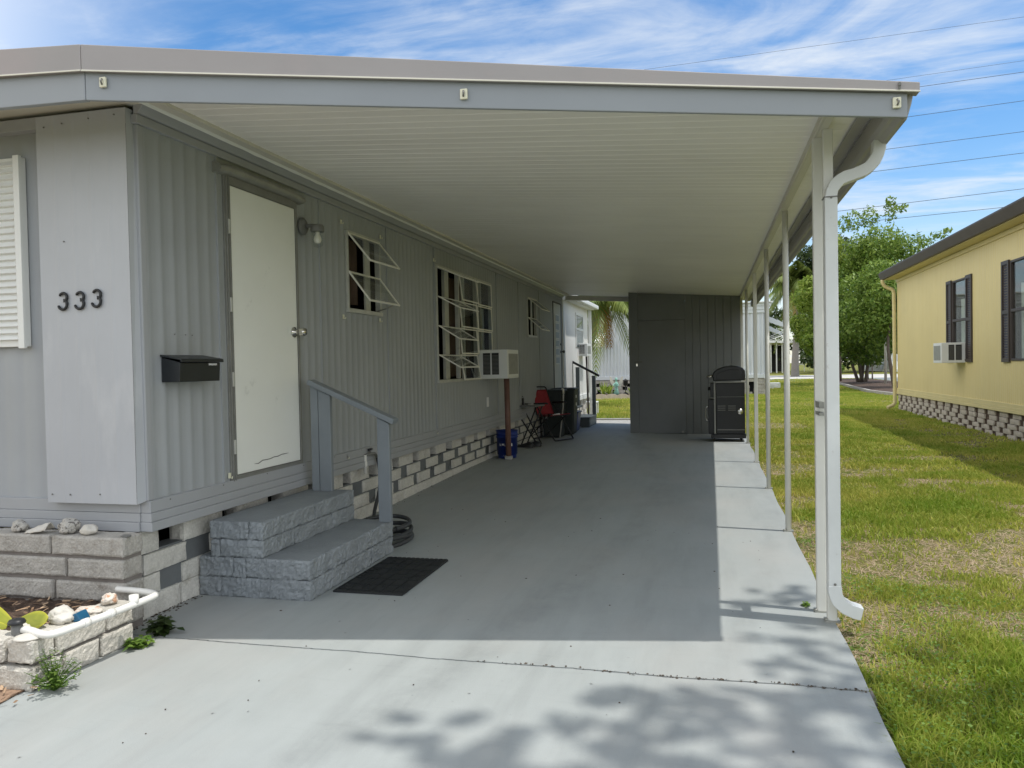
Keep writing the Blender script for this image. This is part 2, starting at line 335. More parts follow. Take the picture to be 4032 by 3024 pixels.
hs = N(nt, 'ShaderNodeHueSaturation', Saturation=1.28, Value=.86); L(sky.outputs[0], hs.inputs['Color'])
tc = N(nt, 'ShaderNodeTexCoord'); sep = N(nt, 'ShaderNodeSeparateXYZ'); L(tc.outputs['Generated'], sep.inputs[0])
def Mt(op, a, b=None, c=None):
    n = N(nt, 'ShaderNodeMath', operation=op)
    for i, v in enumerate((a, b, c)):
        if v is None: continue
        if isinstance(v, (int, float)): n.inputs[i].default_value = v
        else: L(v, n.inputs[i])
    return n.outputs[0]
zz = Mt('MAXIMUM', Mt('ADD', sep.outputs['Z'], .06), .06)     # cloud sheet: direction projected on a high plane
cb = N(nt, 'ShaderNodeCombineXYZ'); L(Mt('DIVIDE', sep.outputs['X'], zz), cb.inputs[0]); L(Mt('DIVIDE', sep.outputs['Y'], zz), cb.inputs[1])
def cn(scale, st, rot, det, rg, dist=0., off=(0,0,0)):
    mp = N(nt, 'ShaderNodeMapping'); mp.inputs['Scale'].default_value = st; mp.inputs['Rotation'].default_value = (0,0,math.radians(rot)); mp.inputs['Location'].default_value = off
    L(cb.outputs[0], mp.inputs['Vector']); n = N(nt, 'ShaderNodeTexNoise', Scale=scale, Detail=det, Roughness=rg, Distortion=dist); L(mp.outputs[0], n.inputs['Vector']); return n.outputs['Fac']
def rg_(src, a, b, lo=0., hi=1.):
    r = N(nt, 'ShaderNodeMapRange', interpolation_type='SMOOTHSTEP'); 
    for k, v in zip(('From Min','From Max','To Min','To Max'), (a,b,lo,hi)): r.inputs[k].default_value = v
    L(src, r.inputs['Value']); return r.outputs[0]
wisp = cn(.95, (1.0,1.75,1), 24, 9, .60, .9, (.9,3.3,0)); mass = cn(.55, (1,1.35,1), 20, 5, .55, .3, (3.6,2.7,0)); fine = cn(3.2, (.8,1.7,1), 28, 9, .68, .8)
cl = Mt('ADD', Mt('MULTIPLY', wisp, .62), Mt('ADD', Mt('MULTIPLY', mass, .42), Mt('MULTIPLY', fine, .15)))
veil = rg_(cl, .545, .83, 0, .92)
hz = rg_(sep.outputs['Z'], .0, .26, .42, 0.)
fac = Mt('MINIMUM', Mt('ADD', veil, hz), .95)
mixc = N(nt, 'ShaderNodeMix', data_type='RGBA'); L(fac, mixc.inputs['Factor']); L(hs.outputs[0], mixc.inputs[6]); mixc.inputs[7].default_value = (4.3,4.55,4.8,1)
# added fill lobe: unseen sky behind and right, brightened to lift the shade
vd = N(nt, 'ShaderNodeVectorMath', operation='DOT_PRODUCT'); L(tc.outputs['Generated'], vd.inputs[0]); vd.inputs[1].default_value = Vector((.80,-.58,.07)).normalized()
fill_lobe = rg_(vd.outputs['Value'], .36, .84, 0, 1)
mixb = N(nt, 'ShaderNodeMix', data_type='RGBA'); L(fill_lobe, mixb.inputs['Factor']); L(mixc.outputs[2], mixb.inputs[6]); mixb.inputs[7].default_value = (7.3,7.6,7.9,1); 
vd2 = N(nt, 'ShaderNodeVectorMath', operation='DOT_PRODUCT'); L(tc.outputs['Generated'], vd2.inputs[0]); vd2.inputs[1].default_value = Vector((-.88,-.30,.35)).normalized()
fill_lobe_left = rg_(vd2.outputs['Value'], .35, .85, 0, 1)  # second added lobe in the unseen left sky, lights the yellow wall
mixd = N(nt, 'ShaderNodeMix', data_type='RGBA'); L(fill_lobe_left, mixd.inputs['Factor']); L(mixb.outputs[2], mixd.inputs[6]); mixd.inputs[7].default_value = (8.4,8.3,8.0,1); L(mixd.outputs[2], bg.inputs['Color'])
SC.view_settings.view_transform = 'Standard'; SC.view_settings.look = 'None'; SC.view_settings.exposure = 0.46; SC.view_settings.gamma = 1
try:
    SC.cycles.max_bounces = 10; SC.cycles.diffuse_bounces = 6; SC.cycles.transparent_max_bounces = 16; SC.cycles.use_denoising = True; SC.cycles.sample_clamp_indirect = 6
except Exception: pass

# ------------------------------------------------------------------ ground
def zs(x, y):   # the drive climbs a few centimetres towards the house and the back
    a = min(max((y-4.5)/5., 0), 1); b = min(max((-.5-x)/2.3, 0), 1); return .05*a*a*(3-2*a)*b
g = MB(); xs = [-160,-60,-20,-9,-5,-2,0,2,4,6,9,14,25,60,160]; ys = [-60,-20,-5,0,2,4,7,10,14,18,22,26,30,36,44,55,75,110,180,400]
g.grid(xs, ys, lambda x, y: (x, y, -.045)); struct(g.build('lawn', M['lawn']))
s = MB()   # the slab: right edge slightly uneven, two panels with a cracked joint between them
def jy(x): return 3.155+.014*noise.noise((x*2.2,0,0))+.006*noise.noise((x*11,4,0))+.004*noise.noise((x*40,9,0))
def ex(y): return .562+.012*noise.noise((y*1.3,7,0))+.006*noise.noise((y*5,3,0))
xu = np.linspace(0, 1, 221)
for (ya, yb, n) in ((0, 1, 30), (1, 2, 60)):
    def fn(u, v):
        if ya == 0: y0 = -6; y = y0+(1-(1-v)**2.2)*(jy(-3.2+3.7*u)-.006-y0)
        else: y = jy(-3.2+3.7*u)+.006+(v**1.5)*(16.1-jy(-3.2+3.7*u)-.006)
        x = -3.2+(ex(y)+3.2)*u; return (x, y, zs(x, y))
    vv = np.linspace(0, 1, n); s.grid(xu, vv, fn, True)
    s.grid([0,1], vv, lambda d, v: (fn(1,v)[0], fn(1,v)[1], fn(1,v)[2]-.09*d))
    s.grid(xu, [0,1], lambda u, d: (fn(u, 1 if ya == 0 else 0)[0], fn(u, 1 if ya == 0 else 0)[1], zs(0,3)-.07*d))
struct(s.build('driveway', M['slab']))
j = MB(); j.box(-3.2,.58,3.09,3.22,-.06,-.012); struct(j.build('joint_filler', M['mortar']))
d_ = MB(); d_.grid(np.linspace(-6,-2.3,60), np.linspace(-2,2.62,60), lambda x, y: (min(x, -2.60+.42*min(0, (y-2.5))*.0 + (-.04 if y > 2.2 else .06*(2.2-y)) +.03*noise.noise((y*5,0,0))) , y, .006+.012*noise.noise((x*6,y*6,0))), True); struct(d_.build('bare_dirt_bed', M['dirt']))
p_ = MB(); p_.box(-200,200,58,71,-.05,-.03); struct(p_.build('road', M['road']))
p_ = MB(); p_.add([(2.4,56,-.03),(5.6,50,-.03),(6.4,58,-.026),(2.4,58,-.026)], [(0,1,2,3)]); p_.add([(7.8,33,-.036),(16,33,-.036),(16,58,-.032),(9.4,58,-.032)], [(0,1,2,3)]); struct(p_.build('side_driveway', M['asphalt']))
p_ = MB(); p_.box(-2.7,-1.2,16.35,17.7,-.04,-.012); p_.box(-2.9,-1.0,17.62,17.78,-.04,.02); struct(p_.build('path', M['concrete_foot']))
mb = MB(); pts = [(6.35,43),(5.95,36),(5.8,31.5),(6.1,29),(7.2,28.5),(10,28.5),(9.6,54),(8.0,54)]
mb.add([(x,y,.02) for x, y in pts]+[(7.9,40,.12)], [(i,(i+1) % len(pts), len(pts)) for i in range(len(pts))]); struct(mb.build('mulch_bed', M['mulch']))

# ------------------------------------------------------------------ the grey mobile home
XW = -2.75
home = thing('mobile_home', 'grey painted mobile home with ribbed siding, white door and the number 333', 'mobile home', (-2.75,3.36,0))
def rib(y): 
    t = (y/.1) % 1.0; return .0028*(math.cos(2*PI*t)+.28*math.cos(4*PI*t))
HOLES = [(4.05,4.88,.59,2.40),(5.64,6.27,1.71,2.335),(7.70,9.80,1.10,2.315),(11.87,12.50,1.71,2.32),(13.93,14.68,.60,2.40)]
sd = MB(); Y0, Y1, Z0, Z1 = 3.36, 14.80, .60, 2.50
edges = sorted({Y0, Y1, *[h[0] for h in HOLES], *[h[1] for h in HOLES]})
for a, b in zip(edges[:-1], edges[1:]):
    hh = [h for h in HOLES if h[0] <= a+1e-6 and b <= h[1]+1e-6]
    zr = [(Z0, Z1)] if not hh else [(Z0, hh[0][2]), (hh[0][3], Z1)]
    yy = np.linspace(a, b, max(2, int((b-a)/.0125)+1))
    for z0, z1 in zr:
        if z1-z0 > .005: sd.grid(yy, np.linspace(z0, z1, max(2, int((z1-z0)/.14)+1)), lambda y, z: (XW+rib(y)+.003*noise.noise((y*1.4,z*1.1,5))+.0012*noise.noise((y*5,z*4,2)), y, z), True)
for y in (3.98,5.20,6.42,8.0-.36,10.06,11.28,12.74):
    if any(h[0] <= y <= h[1] for h in HOLES): continue
    sd.box(XW-.01,XW+.0105,y,y+.004,Z0,Z1)
# front wall left of the cover panel
sd.grid(np.linspace(-8,-3.2,400), [.58,2.62], lambda x, z: (x, 3.36+rib(x*.8), z), True)
sd.build('siding', M['siding'], home)
w = MB(); w.box(-9.5,-2.80,3.40,14.8,.45,2.56); 
# leave the rooms behind the openings dark: shell made of separate slabs so that windows look into depth
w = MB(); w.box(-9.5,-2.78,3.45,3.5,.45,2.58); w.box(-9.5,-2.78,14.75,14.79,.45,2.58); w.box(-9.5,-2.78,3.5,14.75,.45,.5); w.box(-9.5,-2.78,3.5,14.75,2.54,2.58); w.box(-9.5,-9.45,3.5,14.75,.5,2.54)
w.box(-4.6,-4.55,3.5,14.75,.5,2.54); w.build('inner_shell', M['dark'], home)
t = MB()   # base trim with its two pressed steps
for (z0, z1, dx) in ((.452,.50,.028),(.50,.545,.022),(.545,.607,.016)): t.box(-2.79, XW+dx, 3.36-dx*.6, 14.8, z0+.0005, z1)
for (z0, z1, dx) in ((.452,.50,.028),(.50,.545,.022),(.545,.607,.016)): t.box(-9, -2.79, 3.36-dx, 3.40, z0+.0005, z1)
t.build('base_trim', M['trim'], home, bevel=.003)
t = MB(); t.box(XW-.03, XW+.022, 3.33, 14.8, 2.487, 2.532)
t.hexa([(XW,3.33,2.532),(XW+.03,3.33,2.536),(XW+.03,14.8,2.536),(XW,14.8,2.532),(XW,3.33,2.60),(XW+.075,3.33,2.60),(XW+.075,14.8,2.60),(XW,14.8,2.60)])
t.box(-9,-2.80,3.30,3.36,2.50,2.56)
t.build('eave_trim', M['trim'], home, bevel=.003)
t = MB(); t.box(XW-.02,XW+.009,3.345,3.39,.607,2.487); t.build('corner_trim', M['trim'], home, bevel=.006)
c = MB()   # smooth cover panel that carries the number, with a narrow return on its right side
c.grid(np.linspace(-3.30,-2.765,90), [.598,2.555], lambda x, z: (x, 3.295-.0016*max(0, math.cos((x+3.3)*2*PI/.107))**6, z), True)
c.add([(-3.30,3.295,.598),(-3.30,3.295,2.555),(-3.30,3.36,2.555),(-3.30,3.36,.598)], [(0,1,2,3)])
c.add([(-2.765,3.295,.598),(-2.765,3.295,2.555),(-2.764,3.345,2.555),(-2.752,3.345,.608),(-2.765,3.36,.608),(-2.765,3.36,2.555)], [(0,3,2,1),(0,4,3)])
c.add([(-3.30,3.295,.598),(-2.765,3.295,.598),(-2.765,3.36,.608),(-3.30,3.36,.608)], [(0,1,2,3)])
c.build('cover_panel', M['cover'], home)
c = MB()
for x, z in ((-3.25,2.50),(-3.14,2.51),(-2.98,2.52),(-2.83,2.525),(-3.27,.64),(-3.16,.64),(-2.98,.645),(-3.15,1.92)):
    c = MB(); c.lathe((x,3.294,z), [(.004,-.004),(.004,0)], 8, 'y'); c.build('screw', M['nail'], home)
def digit(x, z, h=.087):
    k = MB(); P = []
    r1, r2_ = h*.255, h*.30
    for i in range(13):
        a = math.radians(160-230*i/12); P.append((x+r1*1.0*math.cos(a)+.006, 3.286, z+h-r1-.004+r1*math.sin(a)))
    for i in range(1, 15):
        a = math.radians(82-250*i/14); P.append((x+r2_*math.cos(a)+.001, 3.286, z+r2_+r2_*math.sin(a)))
    k.tube(P, [.0048]+[.0070]*(len(P)-2)+[.0056], 8); return k.build('house_number', M['black'], home)
for x, z in ((-3.164,1.578),(-3.063,1.578),(-2.962,1.585)): digit(x, z)
c = MB()   # white louvred shutter at the left edge of the picture
c.box(-4.0,-3.43,3.325,3.352,1.40,2.375)
for i in range(27): 
    z = 1.432+i*.0345; c.hexa([(-4.0,3.322,z),(-3.47,3.322,z),(-3.47,3.325,z),(-4.0,3.325,z),(-4.0,3.306,z+.004),(-3.47,3.306,z+.004),(-3.47,3.325,z+.030),(-4.0,3.325,z+.030)])
c.box(-3.466,-3.428,3.305,3.3245,1.39,2.382)
c.build('shutter', M['white'], home, bevel=.002)
# roof of the home, west of the crease
r = MB(); r.hexa([(-2.6,2.90,2.575),(-9.6,2.90,2.62),(-9.6,15.0,2.62),(-2.6,15.0,2.575),(-2.6,2.90,2.655),(-9.6,2.90,3.10),(-9.6,15.0,3.10),(-2.6,15.0,2.655)]); r.build('roof', M['cream'], home)
def fas(b0, b1, y0, y1, za, zb, th, mat, nm, par):
    k = MB(); x0, x1 = b0, b1
    k.hexa([(x0,y0,za[0]),(x1,y1,za[1]),(x1,y1+th,za[1]),(x0,y0+th,za[0]),(x0,y0,zb[0]),(x1,y1,zb[1]),(x1,y1+th,zb[1]),(x0,y0+th,zb[0])]); return k.build(nm, mat, par, bevel=.003)
fas(-9.6,-2.601,2.86,2.86,(2.59,2.433),(2.93,2.552),.03,M['fascia'],'fascia',home)
fas(-9.6,-2.601,2.838,2.838,(2.932,2.550),(3.11,2.664),.05,M['band'],'fascia_band',home)
fas(-9.6,-2.601,2.834,2.834,(2.930,2.548),(2.937,2.555),.0035,M['cream'],'drip_edge',home)
# door
dr = MB(); dr.box(XW-.03,XW+.004,4.118,4.862,.632,2.352); door = dr.build('door', M['door'], home, bevel=.004)
f = MB(); f.box(XW-.03,XW+.012,4.05,4.10,.585,2.405); f.box(XW-.03,XW+.010,4.866,4.888,.585,2.405); f.box(XW-.03,XW+.012,4.10,4.866,2.357,2.405); f.box(XW-.03,XW+.014,4.10,4.866,.585,.628); f.box(XW-.02,XW+.02,4.062,4.070,.60,2.40); f.box(XW-.02,XW+.018,4.088,4.094,.60,2.40)
f.build('door_frame', M['alu_frame'], home, bevel=.002)
k = MB(); k.lathe((XW+.005,4.815,1.508), [(.0,0),(.036,.0),(.036,.006),(.018,.012),(.014,.04),(.026,.046),(.029,.075),(.024,.088),(.0,.09)], 20, 'x'); k.build('knob', M['chrome'], door)
k = MB(); k.box(XW-.01,XW+.0065,4.100,4.1165,.628,2.357); k.box(XW-.01,XW+.0065,4.8635,4.868,.628,2.357); k.box(XW-.01,XW+.0065,4.1165,4.8635,2.3525,2.357); k.box(XW-.01,XW+.0065,4.1165,4.8635,.6285,.632); k.build('door_seal', M['nail'], home)
for z in (.76,1.16,1.60,2.06):
    k = MB(); k.box(XW+.006,XW+.026,4.070,4.086,z,z+.085); k.build('hinge', M['alu'], door, bevel=.003)
k = MB(); P = [(XW+.0045,4.30+i*.045,.675+.012*noise.noise((i*1.7,0,0))+.003*i) for i in range(10)]; k.tube(P, [.001]+[.003]*8+[.001], 5); k.build('paint_crack', M['nail'], door)
h = MB()   # rounded drip hood over the door
pr = [(XW-.005,2.392),(XW+.035,2.398),(XW+.058,2.412),(XW+.050,2.436),(XW+.020,2.452),(XW-.005,2.455)]
h.grid([3.965,3.98]+list(np.linspace(4.0,4.9,10))+[4.925], range(len(pr)), lambda y, i: (pr[i][0]-.0*(y), y, pr[i][1]+ (.012 if 4.0 < y < 4.9 else 0)), True); h.prism(pr, 'y', 3.96, 3.966); h.prism(pr, 'y', 4.924, 4.930); h.build('door_hood', M['alu_dark'], home)
# windows
def win_frame(y0, y1, z0, z1, name='window', bars=()):
    f = MB(); t_ = .022
    f.box(XW-.03,XW+.016,y0-.004,y0+t_,z0,z1); f.box(XW-.03,XW+.016,y1-t_,y1+.004,z0,z1); f.box(XW-.03,XW+.018,y0+t_,y1-t_,z1-t_,z1+.004); f.box(XW-.03,XW+.026,y0-.01,y1+.01,z0-.014,z0+t_-.004)
    for b in bars: f.box(XW-.03,XW+.014,b-.02,b+.02,z0+t_,z1-t_)
    return f.build(name, M['alu'], home, bevel=.002)
def sash(par, y0, y1, zt, length, ang, mat='glass2'):
    """awning sash hung from its top edge, swung out by ang degrees from the wall"""
    a = math.radians(ang); ux = Vector((math.sin(a),0,-math.cos(a))); nx = Vector((math.cos(a),0,math.sin(a))); o = Vector((XW+.012,0,zt)); t_ = .014
    def B(k, u0, u1, ya, yb, th): k.hexa([o+ux*u+nx*q+Vector((0,y,0)) for q in (-th/2, th/2) for u, y in ((u0,ya),(u1,ya),(u1,yb),(u0,yb))])
    k = MB(); B(k,0,length,y0,y0+t_,.012); B(k,0,length,y1-t_,y1,.012); B(k,0,t_,y0+t_,y1-t_,.010); B(k,length-t_,length,y0+t_,y1-t_,.010)
    s_ = k.build('sash', M['sash'], par); k = MB(); B(k,t_,length-t_,y0+t_,y1-t_,.003); k.build('pane', M[mat], s_)
    return s_
w1 = win_frame(5.64,6.27,1.71,2.335)
sash(w1,5.655,6.255,2.322,.30,39); sash(w1,5.655,6.255,2.018,.30,37)
k = MB(); k.tube([(XW+.01,6.20,1.735),(XW+.09,6.22,1.76),(XW+.17,6.245,1.80)], .006, 6); k.build('stay_arm', M['alu_dark'], w1)
k = MB(); k.box(XW-.035,XW-.02,6.03,6.13,1.72,2.32); k.build('mullion', M['alu'], w1)
k = MB(); k.grid(np.linspace(5.66,6.05,60), [1.78,2.31], lambda y, z: (XW-.10+.02*math.sin(y*62)+.012*math.sin(y*23), y, z), True); k.build('curtain', M['curtain'], w1)
w2 = win_frame(7.70,9.80,1.10,2.315, bars=(8.43,9.125))
for i in range(4): 
    sash(w2,7.73,8.40,2.296-i*.305,.275,(66,62,58,60)[i])
    sash(w2,8.455,9.10,2.296-i*.302,.295,(7,5,4,9)[i], 'glass'); 
    if i < 3: sash(w2,9.15,9.775,2.296-i*.302,.295,2, 'glass')
for a, b, z in ((8.06,8.20,1.12),(8.72,8.78,1.12),(9.42,9.47,1.42)): k = MB(); k.box(XW-.06,XW-.03,a,b,z,2.30); k.build('mullion', M['alu'], w2)
k = MB(); k.hexa([(XW-.09,9.50,1.45),(XW-.085,9.50,1.45),(XW-.085,9.76,1.45),(XW-.09,9.76,1.45),(XW-.09,9.44,1.99),(XW-.085,9.44,1.99),(XW-.085,9.76,1.99),(XW-.09,9.76,1.99)]); k.build('blind', M['blind'], w2)
k = MB(); k.grid(np.linspace(8.5,9.42,90), [1.14,2.28], lambda y, z: (XW-.16+.02*math.sin(y*50), y, z), True); k.build('curtain', M['curtain'], w2)
w3 = win_frame(11.87,12.50,1.71,2.32)
sash(w3,11.885,12.485,2.306,.30,50); sash(w3,11.885,12.485,2.0,.30,48)
k = MB(); k.box(XW-.03,XW-.015,12.22,12.32,1.73,2.30); k.build('mullion', M['alu'], w3)
# back door with a column of small lites
dr = MB(); dr.box(XW-.02,XW+.006,13.95,14.66,.62,2.385); d2o = dr.build('door', pm('back_door_white', (.60,.60,.56), .5, .06, 3), home, bevel=.003); d2o['label'] = 'white back door with a column of small glass lites'
for i in range(6):
    k = MB(); z = 1.265+i*.155; k.box(XW+.007,XW+.016,14.07,14.45,z,z+.145); q = k.build('lite_frame', M['white'], d2o, bevel=.003); k = MB(); k.box(XW+.0165,XW+.018,14.10,14.42,z+.02,z+.125); k.build('pane', M['blind'], q)
k = MB(); k.lathe((XW+.006,14.60,1.50), [(.028,0),(.028,.008),(.012,.012),(.012,.04),(.026,.05),(.022,.08),(0,.082)], 14, 'x'); k.build('knob', M['nail'], d2o); k = MB(); k.lathe((XW+.006,14.60,1.64), [(.022,0),(.022,.02),(0,.024)], 12, 'x'); k.build('deadbolt', M['nail'], d2o)
k = MB(); k.box(XW-.02,XW+.012,13.92,13.948,.60,2.41); k.box(XW-.02,XW+.012,14.662,14.69,.60,2.41); k.box(XW-.02,XW+.014,13.948,14.662,2.388,2.41); k.build('door_frame', M['brown'], home)
for i in range(12): k = MB(); k.lathe((XW+.0165,3.5+i*.46,.592+.003*((i*7) % 3)), [(.0045,-.002),(.004,.002),(0,.003)], 6, 'x'); k.build('screw', M['nail'], home)
# clips and an outlet on the wall
for y, z in ((5.55,2.382),(6.29,2.38),(5.556,1.655),(6.245,1.663),(7.63,2.353),(5.555,.573),(7.60,.585),(4.03,.64)):
    k = MB(); k.box(XW+.006,XW+.016,y-.009,y+.009,z-.016,z+.016); k.tube([(XW+.016,y,z-.012),(XW+.028,y,z-.016),(XW+.03,y,z-.004)], .004, 6); k.build('clip', M['clip'], home, bevel=.003)
k = MB(); k.box(XW+.006,XW+.016,9.49,9.57,.74,.86); k.build('outlet', M['paper'], home, bevel=.004)
for y in (3.585,3.675,3.73): k = MB(); k.lathe((XW+.006,y,1.452), [(.004,0),(.003,.003),(0,.004)], 6, 'x'); k.build('screw', M['nail'], home)
# pierced block skirting under the side wall
sk = MB(); rs = random.Random(3)
for ci in range(4):
    z0 = .002+ci*.108; z1 = z0+.103; y = (3.305,3.305,3.37,3.305)[ci]; first = (.355,.19,.34,.19)[ci]
    if ci == 0:
        y = 3.30
        while y < 14.75:
            yb = min(y+.355, 14.8); sk.rough(-2.90,-2.80,y+.003,yb-.003,-.02,.112,.006,.026 if y < 8 else .05,rs.random()*9); y = yb
        continue
    kk = 0; end0 = y+first
    while y < 14.7:
        yb = end0 if kk == 0 else y+rs.uniform(.33,.37); yb = min(yb, 14.8); nxt = 3.66+(.0,.0,.255,.03)[ci]+.51*kk+rs.uniform(-.025,.025)
        if nxt < yb+.09: nxt = yb+.12
        gp = nxt-yb; kk += 1
        zz1 = z1 if ci < 3 else .447
        sk.rough(-2.90,-2.80+rs.uniform(-.004,.004),y,yb,z0+zs(-2.8,y)*.3,zz1+.003,.007,.026 if y < 8 else .05,rs.random()*9); y = yb+gp
skirt = sk.build('skirting', M['skirt'], home)
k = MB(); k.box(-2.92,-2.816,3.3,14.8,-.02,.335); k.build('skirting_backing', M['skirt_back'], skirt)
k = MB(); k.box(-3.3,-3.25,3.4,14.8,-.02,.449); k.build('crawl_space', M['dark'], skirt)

# ------------------------------------------------------------------ the carport
def yf(x): return 2.86+.19*(x+2.6)
def zc(x): return 2.598-.0705*(x+2.68)
cp = thing('carport', 'cream-ceilinged carport roof on slim white posts along the drive', 'carport', (.53,4,0))
so_ = MB(); ys_ = []
y = 2.7
while y < 15.0:
    ys_ += [y, y+.082, y+.087, y+.097, y+.102]; y += .102
ys_ = [v for v in ys_ if v < 15.0]+[15.0]
def grv(v): 
    q = ((v-2.7) % .102); return .0022 if .0845 < q < .0995 else 0.
so_.grid(list(np.linspace(-2.66,.79,14)), ys_, lambda x, v: (x, max(v, yf(x)+.004), zc(x)+grv(v)))
soff = so_.build('ceiling', M['soffit'], cp)
r = MB(); r.hexa([(-2.598,2.85,2.635),(.80,3.497,2.354),(.80,15.0,2.40),(-2.598,15.0,2.645),(-2.598,2.85,2.655),(.80,3.497,2.3595),(.80,15.0,2.425),(-2.598,15.0,2.660)]); r.build('roof_sheet', M['cream'], cp)
k = MB()   # ragged white flashing where ceiling meets the home
yy = np.linspace(3.0,15.0,160); k.grid(yy, [0,1], lambda y, u: (XW+.077+u*(.030+.008*noise.noise((y*3.1,0,0))), y, 2.562+.034*u+.004*noise.noise((y*9,3,0))*(1-u))); k.build('flashing', M['white'], cp)
fas(-2.599,.788,2.862,3.5055,(2.433,2.227),(2.552,2.324),.02,M['fascia'],'fascia',cp)
fas(-2.599,.832,2.840,3.493,(2.550,2.322),(2.664,2.361),.06,M['band'],'fascia_band',cp)
fas(-2.599,.833,2.836,3.4892,(2.548,2.320),(2.555,2.327),.0035,M['cream'],'drip_edge',cp)
k = MB(); k.box(.748,.756,3.470,3.474,2.333,2.362); k.lathe((.752,3.470,2.352), [(.006,-.004),(.006,0)], 8, 'y'); k.build('screw', M['nail'], cp)
for x, dz in ((-2.515,.075),(-.985,.055),(.745,.055)):
    y = yf(x)-.001; zb = 2.433-.0608*(x+2.6)
    k = MB(); k.hexa([(x-.016,y-.012,zb+dz-.022),(x+.016,y-.012,zb+dz-.022),(x+.016,y,zb+dz-.022),(x-.016,y,zb+dz-.022),(x-.016,y-.012,zb+dz+.022),(x+.016,y-.012,zb+dz+.022),(x+.016,y,zb+dz+.022),(x-.016,y,zb+dz+.022)])
    hk = k.build('string_light_clip', M['clip'], cp, bevel=.004); k = MB(); k.tube([(x,y-.013,zb+dz+.012),(x+.004,y-.024,zb+dz),(x,y-.014,zb+dz-.012)], .004, 6); k.build('hook', M['nail'], hk)
bm_ = MB(); bm_.box(.512,.552,3.56,14.9,2.335,2.384); bm_.box(.500,.5115,3.56,14.9,2.333,2.386); bm_.build('beam', M['cream'], cp, bevel=.003)
gt = MB(); prg = [(.722,2.262),(.735,2.248),(.752,2.246),(.770,2.228),(.792,2.226),(.810,2.29),(.818,2.334),(.80,2.346),(.722,2.34)]
gt.prism(prg, 'y', 3.535, 15.0); gt.box(.66,.72,3.55,15.0,2.345,2.352); gt.build('gutter', M['gutter'], cp, bevel=.003)
def post(x, y, zt, nm='post', rnd=True, base=0.):
    k = MB()
    if rnd: k.tube([(x,y,base),(x,y,zt)], .0215, 14)
    else: k.box(x-.022,x+.022,y-.022,y+.022,base,zt)
    p = k.build(nm, M['post'], cp, bevel=0 if rnd else .004)
    k = MB(); k.box(x-.034,x+.034,y-.03,y+.03,base-.002,base+.008); k.lathe((x-.028,y-.024,base+.008), [(.008,0),(.008,.008),(0,.01)], 6); k.build('base_plate', M['alu_dark'], p)
    return p
p1 = post(.519,4.13,2.336,rnd=False); p1b = post(.548,3.985,2.336,rnd=False)
for y in (6.04,8.04,10.12,12.44,14.42): post(.538, y, 2.336, rnd=(y not in (10.12,14.42)))
# downspout: out of the gutter, swan neck, straight run, shoe
def rect_sweep(mb, path, w_, d_):
    """box-section pipe swept along a path in the x-z plane"""
    path = [Vector(p) for p in path]; n = len(path); vs = []
    for i, p in enumerate(path):
        t_ = (path[min(i+1,n-1)]-path[max(i-1,0)]).normalized(); nrm = Vector((t_.z,0,-t_.x)); sc = 1.0+(.06 if i % 2 else 0)*(0 < i < n-1)
        for a, b in ((-1,-1),(1,-1),(1,1),(-1,1)): vs.append(p+nrm*a*w_/2*sc+Vector((0,b*d_/2,0)))
    fs = [(i*4+k, i*4+(k+1) % 4, (i+1)*4+(k+1) % 4, (i+1)*4+k) for i in range(n-1) for k in range(4)]+[(3,2,1,0),tuple(range(4*n-4,4*n))]
    mb.add(vs, fs)
ds = MB(); ds.box(.522,.578,3.895,3.963,.178,2.01)
rect_sweep(ds, [(.762,3.93,2.262),(.760,3.93,2.215),(.753,3.93,2.185),(.738,3.93,2.155),(.715,3.93,2.130),(.690,3.93,2.115),(.655,3.93,2.103),(.615,3.93,2.092),(.590,3.93,2.080),(.570,3.93,2.060),(.556,3.93,2.035),(.550,3.93,2.0)], .052, .066)
dso = ds.build('downspout', M['spout'], cp, bevel=.004)
k = MB(); rect_sweep(k, [(.550,3.93,.192),(.551,3.93,.165),(.556,3.93,.142),(.566,3.93,.120),(.580,3.93,.103),(.597,3.93,.090),(.617,3.93,.079),(.640,3.93,.071),(.668,3.93,.064)], .058, .072); k.build('shoe', M['spout'], dso, bevel=.003)
k = MB(); k.box(.497,.5185,3.96,4.10,.985,1.0); k.box(.497,.5185,3.96,4.10,1.02,1.05); k.build('bracket', M['alu_dark'], dso)
k = MB(); k.lathe((.55,3.894,2.0), [(.006,-.004),(.006,0)], 8, 'y'); k.lathe((.55,3.894,.20), [(.006,-.004),(.006,0)], 8, 'y'); k.box(.518,.582,3.8935,3.9645,2.0,2.006); k.build('screw', M['nail'], dso)
k = MB(); k.hexa([(-2.70,14.95,2.50),(-1.40,14.95,2.42),(-1.40,14.99,2.42),(-2.70,14.99,2.50),(-2.70,14.95,2.588),(-1.40,14.95,2.505),(-1.40,14.99,2.505),(-2.70,14.99,2.588)]); k.build('end_beam', M['cream'], cp)

